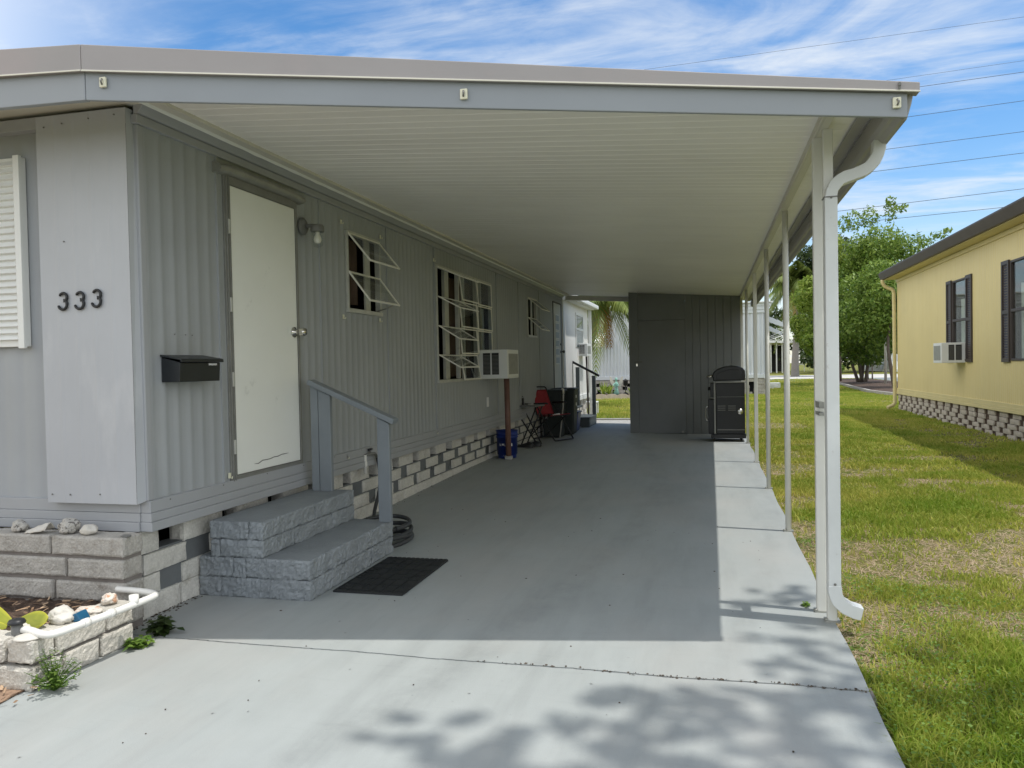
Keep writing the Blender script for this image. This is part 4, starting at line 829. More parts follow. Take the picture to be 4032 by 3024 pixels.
k = MB(); k.hexa([(-2.632,2.735,.201),(-2.600,2.745,.201),(-2.600,2.80,.201),(-2.632,2.79,.201),(-2.636,2.735,.232),(-2.624,2.745,.236),(-2.624,2.80,.240),(-2.636,2.79,.236)]); tag(k.build('tile_shard', M['bluebit'], bevel=.003), 'dark blue broken tile shard on the planter edge', 'tile', 'pieces on the planter edge')
k = MB(); k.lathe((-2.665,2.545,.200), [(0,0),(.056,0),(.058,.003),(.04,.008),(0,.012)], 28); tag(k.build('sand_dollar', M['shell']), 'flat white sand dollar on the planter corner', 'shell', 'pieces on the planter edge')
k = MB(); k.tube(smooth_path([(-2.735,2.585,.213),(-2.70,2.583,.213),(-2.60,2.545,.214),(-2.565,2.55,.214),(-2.55,2.60,.214),(-2.545,2.66,.214),(-2.53,2.78,.214),(-2.52,2.95,.214),(-2.515,3.07,.214),(-2.52,3.11,.214),(-2.56,3.135,.214),(-2.62,3.15,.214),(-2.78,3.16,.214)], 2), .0155, 12)
pv = thing('irrigation_pipe', 'white plastic irrigation pipe running along the planter edge', 'pipe', (-2.53,2.8,.21)); k.build('pipe', M['pvc'], pv)
k = MB(); k.lathe((-2.525,2.97,.205), [(.021,0),(.021,.05),(0,.052)], 14); k.build('cap', M['pvc'], pv)
for P_ in (((-2.541,2.69,.214),(-2.538,2.72,.214)),((-2.53,2.82,.214),(-2.528,2.85,.214))):
    k = MB(); k.tube(P_, .019, 12); k.build('coupling', M['pvc'], pv)
gl = thing('garden_light', 'small black solar garden light among the cactus pads', 'garden light', (-2.755,2.575,.17))
k = MB(); k.lathe((-2.755,2.575,.165), [(.014,0),(.020,.02),(.022,.075),(.0,.075)], 14); k.build('lantern', M['nail'], gl); k = MB(); k.lathe((-2.755,2.575,.24), [(.032,0),(.034,.006),(.028,.016),(.0,.022)], 18); k.lathe((-2.755,2.575,.12), [(.022,0),(.022,.04)], 12); k.build('cap', M['black'], gl)
ca = thing('cactus', 'yellow-green paddle cactus at the left edge of the planter', 'cactus', (-2.95,2.70,.14))
def pad(c, L_, W_, dirv, nrm, tone):
    V = []; Fc = []; T = []; d = Vector(dirv).normalized(); n_ = Vector(nrm).normalized(); n_ = (n_-d*n_.dot(d)).normalized(); s__ = d.cross(n_); c = Vector(c)
    NU, NV = 15, 13
    for side in (1, -1):
        b = len(V)
        for i in range(NU):
            u = i/(NU-1); wd = W_*(math.sin(PI*min(1, u*.93+.035))**.75)*(.75+.4*u)
            for j_ in range(NV):
                v = -1+2*j_/(NV-1); th = .010*math.sqrt(max(0, 1-v*v))*math.sin(PI*min(1, u*.9+.05))
                V.append(c+d*L_*u+s__*wd*v*.5+n_*side*th); e = max(0, abs(v)*1.6-1.0)+max(0, u-.86)*3; T.append(min(1, tone+e+.18*noise.noise((u*9,v*5,tone*7))))
        for i in range(NU-1):
            for j_ in range(NV-1): Fc.append((b+i*NV+j_, b+(i+1)*NV+j_, b+(i+1)*NV+j_+1, b+i*NV+j_+1))
    return V, Fc, T
for c_, L_, W_, dv, nr, tn in (((-2.90,2.69,.195),.30,.10,(-.95,.02,.24),(.45,-.6,.65),.22),((-2.90,2.68,.19),.225,.10,(.97,-.12,.20),(.2,-.75,.65),.12),((-2.91,2.67,.185),.28,.10,(-.95,-.2,-.02),(.3,-.7,.65),.26),((-2.89,2.65,.165),.15,.07,(.9,-.2,.02),(.2,-.6,.8),.3)):
    leaf_obj('pad', *pad(c_, L_, W_, dv, nr, tn), M['cactus'], ca)

# ------------------------------------------------------------------ leaves: weeds
def weed(name, label, c, n, R_, H_, ls, mat, seed, flowers=0, broad=.5, cat='weed'):
    rg = random.Random(seed); t_ = thing(name, label, cat, c, 'weeds along the edge of the drive'); V = []; Fc = []; T = []; st_ = MB(); c = Vector(c); FV = []; FF = []; FT = []
    for i in range(n):
        a = rg.uniform(0, 2*PI); r_ = R_*math.sqrt(rg.random()); h_ = H_*(1-.6*(r_/R_)**1.5)*rg.uniform(.5,1.05); tip = c+Vector((r_*math.cos(a), r_*math.sin(a), h_)); P_ = [c+Vector((0,0,0)), c.lerp(tip, .5)+Vector((0,0,h_*.12)), tip]; st_.tube(P_, [.0022,.0018,.001], 4, False)
        for q in range(rg.randint(7,13)):
            u = rg.uniform(.2,1.0); p = c.lerp(tip, u)+Vector((0,0,h_*.25*u*(1-u))); b_ = rg.uniform(0, 2*PI); d = Vector((math.cos(b_), math.sin(b_), rg.uniform(-.2,.7))).normalized(); w_ = d.cross(Vector((0,0,1))).normalized()*ls*broad*.5; l_ = ls*rg.uniform(.6,1.2); k_ = len(V)
            V += [p, p+d*l_*.5+w_, p+d*l_+Vector((0,0,-.2*l_)), p+d*l_*.5-w_]; Fc.append((k_,k_+1,k_+2,k_+3)); T += [rg.random()]*4
        if rg.random() < flowers:
            for q in range(3):
                p = tip+Vector((rg.uniform(-.01,.01), rg.uniform(-.01,.01), rg.uniform(0,.012))); k_ = len(FV); FV += [p+Vector((.0045*math.cos(e), .0045*math.sin(e), .002*(e > 3))) for e in (0,1.2,2.5,3.8,5)]; FF.append(tuple(range(k_,k_+5))); FT += [rg.random()]*5
    leaf_obj('leaves', V, Fc, T, mat, t_); st_.build('stems', mat, t_)
    if FV: leaf_obj('flowers', FV, FF, FT, M['flower'], t_)
weed('flowering_weed', 'bushy green weed with tiny white flowers against the planter corner', (-2.535,2.53,.0), 46, .105, .20, .022, M['weedleaf'], 2, .9, .35)
weed('leafy_weed', 'small bright green weed at the far planter end', (-2.545,3.02,.0), 12, .06, .05, .045, M['weedleaf'], 3, 0, .5)
weed('leafy_weed', 'darker broad-leaved weed in the shade below the block skirting', (-2.56,3.19,.0), 16, .07, .10, .05, M['treedark'], 4, 0, .75)
weed('leafy_weed', 'tiny weed in the drive edge beside the two corner posts', (.455,4.20,.0), 5, .03, .03, .022, M['weedleaf'], 6, 0, .6)

# ------------------------------------------------------------------ lawn grass
def vnoise(x, y, f, seed):
    rg = np.random.default_rng(seed); g_ = rg.random((64,64)); xi = np.floor(x*f).astype(int); yi = np.floor(y*f).astype(int); fx = x*f-xi; fy = y*f-yi; fx = fx*fx*(3-2*fx); fy = fy*fy*(3-2*fy)
    G_ = lambda a, b: g_[a % 64, b % 64]
    return (G_(xi,yi)*(1-fx)+G_(xi+1,yi)*fx)*(1-fy)+(G_(xi,yi+1)*(1-fx)+G_(xi+1,yi+1)*fx)*fy
def bare(x, y):   # dry patches run in a band across the near lawn
    b_ = .50*vnoise(x, y, .8, 1)+.50*vnoise(x, y, 1.9, 2)+.30*vnoise(x, y, 5.3, 3)-.13
    band = np.exp(-((y-(5.2+.2*(x-.6)))/1.3)**2)*.14+.10*np.exp(-((x-.6)/.4)**2)*(y > 4.3)-.10*(y < 3.9)+np.exp(-((y-9.2)/1.6)**2)*.10*(x < 1.6)
    return b_+band
def grass(name, n, x0, x1, y0, y1, h, w, seed, mat='grass', lean=.6, tone0=.3, dead=False, inside=None):
    rg = np.random.default_rng(seed); x = rg.uniform(x0, x1, n); y = y0+(y1-y0)*rg.random(n); bb = bare(x, y)
    keep = rg.random(n) < (np.clip((.80-bb)*3.2, .05, 1) if not dead else np.clip((bb-.50)*2.6, .02, 1))
    if inside is not None: keep &= inside(x, y)
    x, y, bb = x[keep], y[keep], bb[keep]; n = len(x)
    tuft = vnoise(x, y, 3.4, seed+5); hh = h*(.45+.9*tuft)*rg.uniform(.55,1.2,n)
    if dead: hh = h*rg.uniform(.4,1.2,n)
    a = rg.uniform(0, 2*PI, n); b = rg.uniform(0, 2*PI, n); ln_ = rg.uniform(.15,1,n)*lean if not dead else rg.uniform(2.,5.,n)
    dx, dy = np.cos(a), np.sin(a); px, py = np.cos(b)*w/2, np.sin(b)*w/2
    z = np.full(n, -.045); P = np.zeros((n,5,3), np.float32)
    P[:,0] = np.stack([x-px, y-py, z], 1); P[:,1] = np.stack([x+px, y+py, z], 1)
    m_ = .5; mx_, my_, mz = x+dx*hh*ln_*.28, y+dy*hh*ln_*.28, z+hh*.62/(1+.25*ln_*ln_)
    P[:,2] = np.stack([mx_+px*.8, my_+py*.8, mz], 1); P[:,3] = np.stack([mx_-px*.8, my_-py*.8, mz], 1)
    P[:,4] = np.stack([x+dx*hh*ln_, y+dy*hh*ln_, z+hh/(1+.35*ln_*ln_)], 1)
    t_ = np.clip(tone0+.01+.72*(bb-.45)+.45*(vnoise(x, y, .9, 9)-.5)+rg.normal(0,.17,n), 0, 1)
    me = bpy.data.meshes.new(name); me.vertices.add(5*n); me.vertices.foreach_set('co', P.reshape(-1))
    base = (np.arange(n)*5)[:,None]; quads = base+np.array([[0,1,2,3]]); tris = base+np.array([[3,2,4]])
    loops = np.concatenate([quads, tris], 1).reshape(-1).astype(np.int32); me.loops.add(len(loops)); me.loops.foreach_set('vertex_index', loops)
    st_ = np.stack([np.arange(n)*7, np.arange(n)*7+4], 1).reshape(-1).astype(np.int32); me.polygons.add(2*n); me.polygons.foreach_set('loop_start', st_)
    try: me.polygons.foreach_set('loop_total', np.tile([4,3], n).astype(np.int32))
    except Exception: pass
    me.update(calc_edges=True); me.validate()
    at = me.attributes.new('tone', 'FLOAT', 'POINT'); at.data.foreach_set('value', np.repeat(t_, 5).astype(np.float32)); me.materials.append(M[mat])
    o = bpy.data.objects.new(name, me); COL.objects.link(o); return struct(o, 'stuff')
edge = lambda x, y: x > .572+.02*np.sin(y*3.1)+.015*np.sin(y*11)
vis = lambda x, y: edge(x, y) & (x < .345*y+.9)
grass('grass', 74000, .55,2.6,1.9,5.0,.060,.0062,1,inside=vis,lean=1.3)
grass('grass', 80000, .55,3.6,5.0,9.5,.055,.0085,2,inside=vis,lean=1.3)
grass('grass', 90000, .55,4.6,9.5,19,.055,.014,3,tone0=.36,inside=vis,lean=1.3)
grass('grass', 80000, .55,6.2,19,34,.055,.026,4,tone0=.36,inside=vis)
grass('grass', 40000, 1.5,10.,34,57,.06,.05,5,tone0=.38)
grass('grass', 16000, -4.2,-1.0,17.7,28.6,.08,.018,6,tone0=.40)
grass('dead_grass', 34000, .55,2.6,1.9,5.0,.028,.004,7,'straw',dead=True,tone0=.4,inside=vis)
grass('dead_grass', 44000, .55,3.6,5.0,9.5,.028,.006,8,'straw',dead=True,tone0=.4,inside=vis)
grass('dead_grass', 26000, .55,4.6,9.5,19,.03,.010,9,'straw',dead=True,tone0=.4,inside=vis)
# clover and broad weeds between the blades
rg = np.random.default_rng(31); V = []; Fc = []; T = []
for i in range(9000):
    y = rg.uniform(1.9,6.5); x = .57+abs(rg.normal(0,.8 if y < 4.6 else .35)); 
    if x > .345*y+.9 or vnoise(np.array([x]), np.array([y]), 2.6, 44)[0] < (.36 if y < 4.3 else .66): continue
    z = rg.uniform(-.03,.025); a = rg.uniform(0, 2*PI); s__ = rg.uniform(.004,.009); tl = Vector((rg.uniform(-.5,.5), rg.uniform(-.5,.5), 1)).normalized(); u = tl.orthogonal().normalized(); u = Matrix.Rotation(a, 3, tl) @ u; v = tl.cross(u); c = Vector((x,y,z)); k_ = len(V)
    V += [c-u*s__, c-u*s__*.3+v*s__*.75, c+u*s__*.8+v*s__*.45, c+u*s__*.8-v*s__*.45, c-u*s__*.3-v*s__*.75]; Fc.append(tuple(range(k_,k_+5))); T += [rg.random()]*5
struct(leaf_obj('clover', V, Fc, T, M['weedleaf']), 'stuff')

rg = np.random.default_rng(5); V = []; Fc = []; T = []
for i in range(420):
    if i >= 230: x, y = -2.80+abs(rg.normal(0,.035)), rg.uniform(3.18,3.80) if i < 340 else rg.uniform(5.0,9.5); sz = rg.uniform(.004,.012)
    elif i < 150: x = .56-abs(rg.normal(0,.75)); y = jy(x)+rg.normal(0,.006); sz = rg.uniform(.003,.010)
    else: x, y = rg.uniform(-2.4,.5), rg.uniform(2.0,6.5); sz = rg.uniform(.003,.009)
    a = rg.uniform(0, 2*PI); u = Vector((math.cos(a), math.sin(a), 0))*sz; v = Vector((-u.y*.5, u.x*.5, .002)); c = Vector((x, y, zs(x,y)+.003)); k_ = len(V); V += [c-u, c+v, c+u, c-v]; Fc.append((k_,k_+1,k_+2,k_+3)); T += [rg.random()*.22]*4
struct(leaf_obj('leaf_litter', V, Fc, T, M['crumbs']), 'stuff')

# ------------------------------------------------------------------ trees
def blob_leaves(clumps, n_leaf, size, seed, shell=.55, droop=.15):
    """leaf faces spread through a set of ellipsoid clumps, denser towards each clump's skin"""
    rg = np.random.default_rng(seed); vol = np.array([c[3]*c[4]*c[5] for c in clumps])**.72; pr_ = vol/vol.sum(); idx = rg.choice(len(clumps), n_leaf, p=pr_)
    C_ = np.array(clumps)[idx]; d = rg.normal(size=(n_leaf,3)); d /= np.linalg.norm(d, axis=1)[:,None]; r_ = (shell+(1-shell)*rg.random(n_leaf))**.8*(1+rg.normal(0,.10,n_leaf))
    pos = C_[:,:3]+d*C_[:,3:6]*r_[:,None]
    nrm = d*.5+rg.normal(size=(n_leaf,3))*.6+np.array([0,0,.5]); nrm /= np.linalg.norm(nrm, axis=1)[:,None]
    t1 = np.cross(nrm, rg.normal(size=(n_leaf,3))); t1 /= np.linalg.norm(t1, axis=1)[:,None]; t1[:,2] -= droop; t2 = np.cross(nrm, t1)
    s_ = size*rg.uniform(.55,1.35,n_leaf)[:,None]; P = np.stack([pos-t1*s_*.6, pos+t2*s_*.28+nrm*s_*.06, pos+t1*s_*.6, pos-t2*s_*.28+nrm*s_*.06], 1)
    tone = np.repeat(np.clip(rg.normal(.45,.25,n_leaf)+.15*(C_[:,2]-C_[:,2].mean())/max(1e-3, C_[:,2].std()+.3)*.5, 0, 1), 4)
    return P.reshape(-1,3), [(4*i,4*i+1,4*i+2,4*i+3) for i in range(n_leaf)], tone
def tree(label, base, trunks, clumps, n_leaf, size, mat, seed, group=None, name='tree', cat='tree', r0=.10):
    t_ = thing(name, label, cat, base, group)
    for P_ in trunks: 
        k = MB(); m_ = len(P_); k.tube(smooth_path(P_, 1), [r0*(1-.7*i/(2*m_-1)) for i in range(2*m_)], 8); k.build('trunk', M['bark'], t_)
    leaf_obj('crown', *blob_leaves(clumps, n_leaf, size, seed), M[mat], t_); return t_
def rclumps(c, R_, n, r_, seed, squash=.75):
    rg = random.Random(seed); out = []
    for i in range(n):
        while True:
            p = Vector((rg.uniform(-1,1), rg.uniform(-1,1), rg.uniform(-1,1)))
            if .25 < p.length < 1: break
        q = rg.uniform(.6,1.3)*r_; out.append((c[0]+p.x*R_[0], c[1]+p.y*R_[1], c[2]+p.z*R_[2], q, q, q*squash))
    return out
G = 'trees beyond the yellow house'
mainc = rclumps((7.8,42,4.9), (2.1,1.9,2.9), 44, .85, 5)+rclumps((7.6,42.5,2.1), (2.1,1.6,.9), 20, .62, 25)+[(8.6,42,8.4,.32,.32,.55),(8.65,42,8.95,.28,.25,.25),(9.0,42,8.55,.35,.3,.18),(9.3,42,8.7,.18,.2,.12),(7.0,42,8.1,.4,.4,.6),(7.7,42,8.2,.45,.4,.6),(6.5,42,8.0,.35,.35,.45),(10.2,42,6.9,.5,.4,.22),(10.8,42,7.2,.4,.3,.18),(11.2,42,7.4,.22,.2,.12)]
tree('tall mid-green leafy tree with several leaning trunks behind the yellow house', (7.55,44,0), [[(7.5,44.1,-.05),(7.0,43.5,1.2),(6.5,43,2.6)],[(7.6,44,-.05),(7.65,43.6,1.5),(7.9,43,3.5),(8.3,42.4,6.5)],[(7.75,43.8,-.05),(7.9,43.4,1.8),(8.5,42.8,3.6)],[(7.65,44.0,-.05),(7.3,43.4,1.6),(7.2,42.6,4)]], mainc, 34000, .15, 'treeleaf', 5, G)
tree('bright yellow-green tree left of the tall tree, in front of the palm', (6.2,47,0), [[(7.0,48,-.05),(6.6,47.4,1.6),(6.0,46.6,3.6)],[(7.2,48.2,-.05),(7.1,47.6,2.4)]], rclumps((5.75,46,4.0), (1.25,1.2,1.9), 18, .62, 6)+rclumps((4.75,41,3.6), (.55,.8,2.0), 16, .42, 66)+rclumps((6.6,44,6.4), (.9,.9,1.2), 10, .5, 16), 19000, .14, 'treebright', 6, G)
tree('dark shady tree with a slanting trunk nearest the yellow house corner', (7.25,35,0), [[(7.3,34.9,-.05),(7.12,34.8,.9),(6.95,34.6,1.9),(7.1,34.4,3.0)]], rclumps((7.0,35.2,3.7), (1.35,1.6,1.5), 24, .68, 8), 15000, .13, 'treeleaf', 7, G)
tree('dark evergreen tree far behind, topping the carport gutter', (9.5,66,0), [[(9.5,66,-.05),(9.5,66,4),(9.6,66,9)]], rclumps((9.2,66,8.4), (2.2,2,3.6), 26, 1.1, 9), 9000, .26, 'treedark', 8, G)
tree('small young tree with yellowish leaves beside the street', (9.2,52,0), [[(9.0,50,-.05),(9.0,50,1.6)],[(9.6,52,-.05),(9.6,52,1.8)],[(8.4,49,-.05),(8.4,49,1.8)]], rclumps((9.3,51,2.3), (1.4,1,.6), 12, .45, 19), 4500, .16, 'treebright', 9, G, r0=.05)
# tree row across the street: each its own crown
rs = random.Random(77)
for i, (x, y, h_, lab, mt) in enumerate(((5.5,96,8.,'low dark bushy tree behind the white trellis','treedark'),(13,98,9.,'broad dark tree across the street right of the trellis','treedark'),(21,92,8.,'mid-green tree across the street behind the leaning trunks','treeleaf'),(-2,100,11.,'tall dark tree behind the silver house, glimpsed between posts','treedark'),(31,95,9.,'tree across the street half hidden by the yellow house','treeleaf'),(12.2,82,4.6,'low dark hedge-like tree seen through the leaning trunks','treedark'),(15.2,88,6.,'dark round tree left of the pale house across the street','treedark'))):
    tree(lab, (x,y,0), [[(x,y,-.05),(x,y,h_*.4)]], rclumps((x,y,h_*.5), (3.6,2.5,h_*.42), 22, 1.6, 100+i), 5200, .42, mt, 50+i, 'trees across the street', r0=.25)
tree('dark green bush with pink-tipped shoots beside the trellis', (10.6,76,0), [[(10.6,76,-.05),(10.7,76,1.2)]], rclumps((10.8,76,1.4), (.9,.8,1.3), 12, .5, 41), 2600, .24, 'treeleaf', 61, None, 'bush', 'bush', .06)
# the shade tree stands right of the camera, out of the picture: only its shadow falls on the drive
shc = []
for gx, gy, rx, ry in ((-1.06,2.42,.10,.06),(-.97,2.57,.10,.07),(-.78,2.36,.13,.09),(-.62,2.43,.14,.10),(-.62,2.25,.2,.1),(-.43,2.92,.09,.05),(-.34,2.85,.10,.06),(-.2,2.74,.12,.09),(-.07,2.99,.11,.07),(.09,2.88,.12,.09),(.25,2.98,.12,.09),(.4,2.86,.12,.12),(.5,2.68,.13,.12),(-.07,2.5,.16,.10),(-.35,2.35,.2,.12),(.05,2.3,.2,.14),(.35,2.35,.2,.14),(.34,4.46,.10,.07),(.23,4.24,.09,.08),(.40,4.30,.08,.05),(.22,3.68,.11,.05),(.44,3.90,.10,.06),(.29,3.41,.11,.06),(.48,3.50,.10,.07),(.53,3.21,.09,.08),(.30,3.20,.09,.05),(.36,3.66,.07,.04),(-.1,2.1,.3,.15),(-.6,2.0,.3,.15),(.4,2.0,.3,.15),(.8,2.5,.22,.18),(1.0,2.9,.2,.15),(.75,3.1,.13,.10),(1.3,2.4,.3,.25),(1.3,3.3,.22,.16),(1.7,2.9,.3,.25),(.8,2.0,.35,.2),(1.9,3.6,.2,.15),(2.3,2.9,.35,.3),(1.0,3.7,.12,.1),(-.3,2.6,.14,.09),(.12,2.62,.09,.06),(.33,2.72,.10,.08),(-.5,2.15,.25,.12),(-.48,2.6,.11,.08),(.0,2.75,.10,.07),(-.2,2.2,.2,.12),(.2,2.15,.25,.12),(-.85,2.22,.18,.1),(.45,2.45,.12,.1),(.15,2.95,.1,.06),(-.25,2.95,.08,.05),(.35,3.1,.12,.08),(.5,3.0,.10,.1),(.42,2.55,.1,.08)):
    zc_ = 9.4+.25*math.sin(gx*7+gy*5); rq = random.Random(int(gx*1000)+7*int(gy*1000))
    for q in range(6):
        ox, oy = rq.uniform(-1.4,1.4)*rx, rq.uniform(-1.4,1.4)*ry; lo_ = rq.random() < .6; zq = zc_+rq.uniform(-.2,.2)
        shc.append((gx+ox+.3416*zq, gy+oy-.0478*zq, zq, rx*(.50 if lo_ else .20), ry*(.26 if lo_ else .70), .05))
tree('tall shade tree on the near lawn, outside the frame on the right', (5.6,1.2,0), [[(5.6,1.2,-.05),(5.5,1.3,2.5),(5.2,1.6,4.6),(4.6,1.8,7.2),(3.7,2.2,9.4)],[(5.4,1.4,4),(4.9,2.2,7.2),(3.6,3.0,9.3)],[(5.3,1.5,4.5),(5.6,1.8,9.2)]], shc, 30000, .055, 'treeleaf', 12)

def frond(V, Fc, T, hub, az, el, L_, sag, n, ll, rg, tone, w_=.03, back=.5):
    """feather frond: arched midrib, leaflets either side hanging back towards the tip"""
    d0 = Vector((math.cos(az)*math.cos(el), math.sin(az)*math.cos(el), math.sin(el))); side = Vector((-math.sin(az), math.cos(az), 0)); P_ = []
    for i in range(n+1):
        u = i/n; P_.append(Vector(hub)+d0*L_*u+Vector((0,0,-sag*u*u)))
    for i in range(1, n+1):
        u = i/n; t_ = (P_[i]-P_[i-1]).normalized(); l_ = ll*(math.sin(PI*min(1, .12+u*.84))**.7)*rg.uniform(.8,1.15)
        for sg in (-1, 1):
            dr = (side*sg*(1-back*.6)+t_*(.35+.5*u)+Vector((0,0,-.35-.3*rg.random()))).normalized(); p = P_[i]; q = p+dr*l_*.5; e = p+dr*l_+Vector((0,0,-.22*l_)); ww = t_*w_*.5; k_ = len(V)
            V += [p-ww, p+ww, q+ww, q-ww, e]; Fc += [(k_,k_+1,k_+2,k_+3),(k_+3,k_+2,k_+4)]; T += [min(1, max(0, tone+rg.gauss(0,.15)))]*5
        a, b = P_[i-1], P_[i]; k_ = len(V); s__ = side*w_*.5*(1.2-u); V += [a-s__, a+s__, b+s__, b-s__]; Fc.append((k_,k_+1,k_+2,k_+3)); T += [tone]*4
def palm(label, base, trunk, radii, hub, nf, L_, ll, seed, dead=4, w_=.05, els=(-.5,1.2), sagr=(.5,1.3), nl=34, mt='palmbark'):
    rg = random.Random(seed); t_ = thing('palm_tree', label, 'palm tree', base, 'palm trees behind the carport'); k = MB(); k.tube(smooth_path(trunk, 2), list(np.interp(np.linspace(0,1,len(smooth_path(trunk,2))), np.linspace(0,1,len(radii)), radii)), 12); k.build('trunk', M[mt], t_)
    V = []; Fc = []; T = []
    for i in range(nf):
        u = i/nf; frond(V, Fc, T, hub, i*2.399+rg.uniform(-.2,.2), els[0]+(els[1]-els[0])*u, L_*rg.uniform(.85,1.1), L_*rg.uniform(*sagr)*(1.1-.5*u), nl, ll, rg, .35+.3*rg.random(), w_)
    leaf_obj('crown', V, Fc, T, M['palmleaf'], t_)
    V = []; Fc = []; T = []
    for i in range(dead): frond(V, Fc, T, hub, rg.uniform(0, 2*PI), -.9, L_*.6, L_*.35, 20, ll*.8, rg, .5, w_)
    if V: leaf_obj('dead_fronds', V, Fc, T, M['palmdead'], t_)
    return t_
palm('palm with a grey ringed trunk between the white posts', (6.5,66,0), [(6.5,66,-.1),(6.55,66,2.2),(6.75,66,4.4),(6.85,66,6.2),(6.9,66,7.2)], [.36,.25,.22,.21,.30], (6.9,66,7.6), 34, 3.4, 1.0, 3, 5, .13)
palm('small palm with a green stem hanging over the gap beside the shed', (-3.75,24.5,0), [(-3.9,24.5,-.1),(-3.85,24.5,1.0),(-3.68,24.5,2.0),(-3.45,24.5,2.8),(-3.30,24.5,3.4)], [.20,.16,.15,.20,.12], (-3.25,24.5,3.35), 27, 1.85, .62, 21, 3, .06, (-.2,1.15), (.5,1.2), 32, 'palmbark')

# ------------------------------------------------------------------ yellow house
yh = thing('yellow_mobile_home', 'yellow mobile home with a dark brown gutter and shuttered windows', 'mobile home', (4.5,14,0))
XY = 4.5
k = MB(); yy = np.linspace(5.0,21.2,1100)
YH = [(15.78,16.62,1.18,2.70),(12.6,13.62,1.18,2.72)]
eds = sorted({5.0,21.2,*[q for h_ in YH for q in h_[:2]]})
for a, b in zip(eds[:-1], eds[1:]):
    hh = [h_ for h_ in YH if h_[0] <= a+1e-6 and b <= h_[1]+1e-6]
    for z0, z1 in ([(.50,3.22)] if not hh else [(.50,hh[0][2]),(hh[0][3],3.22)]):
        k.grid(np.linspace(a, b, max(2, int((b-a)/.017))), [z0,z1], lambda y, z: (XY+.004*math.cos(2*PI*y/.085)+.002*math.cos(2*PI*y/.34), y, z), True)
k.box(XY+.02,13,21.17,21.2,.5,3.4); k.build('siding', M['yellow'], yh)
k = MB(); k.box(XY+.4,XY+.45,5,21.1,.3,3.2); k.build('inner_shell', M['dark'], yh)
k = MB()
for z0, z1, dx in ((.372,.415,.035),(.415,.46,.028),(.46,.515,.02)): k.box(XY-dx,XY+.02,5,21.22,z0,z1-.0005)
k.build('base_trim', M['yellow_trim'], yh, bevel=.003)
k = MB(); k.box(XY-.03,XY+.02,5,21.22,3.13,3.20); k.box(4.22,XY+.02,5,21.3,3.205,3.225); k.build('eave_trim', M['yellow_trim'], yh)
k = MB(); k.hexa([(4.17,4.9,3.215),(4.22,4.9,3.215),(4.22,21.45,3.215),(4.17,21.45,3.215),(4.10,4.9,3.37),(4.22,4.9,3.37),(4.22,21.45,3.37),(4.10,21.45,3.37)]); k.build('gutter', M['brown'], yh, bevel=.006)
k = MB(); k.hexa([(4.14,4.9,3.372),(13,4.9,3.9),(13,21.45,3.9),(4.14,21.45,3.372),(4.14,4.9,3.41),(13,4.9,3.95),(13,21.45,3.95),(4.14,21.45,3.41)]); k.build('roof', M['brown'], yh)
k = MB(); k.tube(smooth_path([(4.19,21.32,3.22),(4.19,21.32,3.12),(4.28,21.32,3.02),(4.42,21.28,2.97),(4.44,21.26,2.85),(4.44,21.26,.25),(4.43,21.24,.10),(4.25,21.2,.03)], 1), .045, 10); k.build('downspout', M['yellow_trim'], yh)
sk = MB(); rs = random.Random(8)
for ci in range(5):
    y = 5.0+(.0,.2,.05,.28,.12)[ci]; z0 = -.06+ci*.086
    while y < 21.1:
        l = rs.uniform(.30,.37); yb = min(y+l, 21.18)
        if y > 11: sk.rough(XY-.005+rs.uniform(-.008,.008),XY+.054,y,yb,z0,z0+.083,.008,.05,rs.random()*9,12,.006)
        y = yb+rs.uniform(.12,.22)
ysk = sk.build('skirting', pm('tan_block', (.47,.42,.35), .9, .15, 6, c2=(.26,.23,.19), c2scale=9, bump=.4, bscale=60), yh)
k = MB(); k.box(XY+.018,XY+.0535,5,21.18,-.06,.372); k.build('skirting_backing', M['mulch'], ysk)
for (y0, y1, z0, z1) in YH:
    k = MB(); t_ = .035
    k.box(XY-.015,XY+.05,y0,y0+t_,z0,z1); k.box(XY-.015,XY+.05,y1-t_,y1,z0,z1); k.box(XY-.015,XY+.05,y0+t_,y1-t_,z0,z0+t_); k.box(XY-.015,XY+.05,y0+t_,y1-t_,z1-t_,z1); k.box(XY-.02,XY+.04,y0+t_,y1-t_,(z0+z1)/2-.02,(z0+z1)/2+.025)
    wf = k.build('window', M['brown'], yh, bevel=.003); k = MB(); k.box(XY+.012,XY+.018,y0+t_,y1-t_,z0+t_,z1-t_); k.build('pane', M['glass'], wf)
    k = MB(); k.grid(np.linspace(y0+t_,y1-t_,70), [z0+t_,z1-.35], lambda y, z: (XY+.14+.018*math.sin(y*55), y, z), True); k.build('curtain', pm('pale_green_curtain', (.42,.46,.42), .8, .1, 4), wf)
    for a in (y0-.34, y1+.02):
        k = MB(); k.box(XY-.034,XY-.006,a,a+.05,z0-.02,z1+.02); k.box(XY-.034,XY-.006,a+.27,a+.32,z0-.02,z1+.02)
        for zz_ in (z0-.02,(z0+z1)/2-.04,z1-.04): k.box(XY-.033,XY-.006,a+.05,a+.27,zz_,zz_+.06)
        nL = int((z1-z0)/.042)
        for i in range(nL): z = z0+.03+i*(z1-z0-.05)/nL; k.hexa([(XY-.022,a+.05,z),(XY-.022,a+.27,z),(XY-.012,a+.27,z),(XY-.012,a+.05,z),(XY-.010,a+.05,z+.034),(XY-.010,a+.27,z+.034),(XY-.006,a+.27,z+.034),(XY-.006,a+.05,z+.034)])
        k.build('shutter', M['brown'], yh)
aircon('window_air_conditioner', 'white window air conditioner sticking out of the yellow wall', 4.10,4.52,15.86,16.40,1.15,1.52,-1,XY)

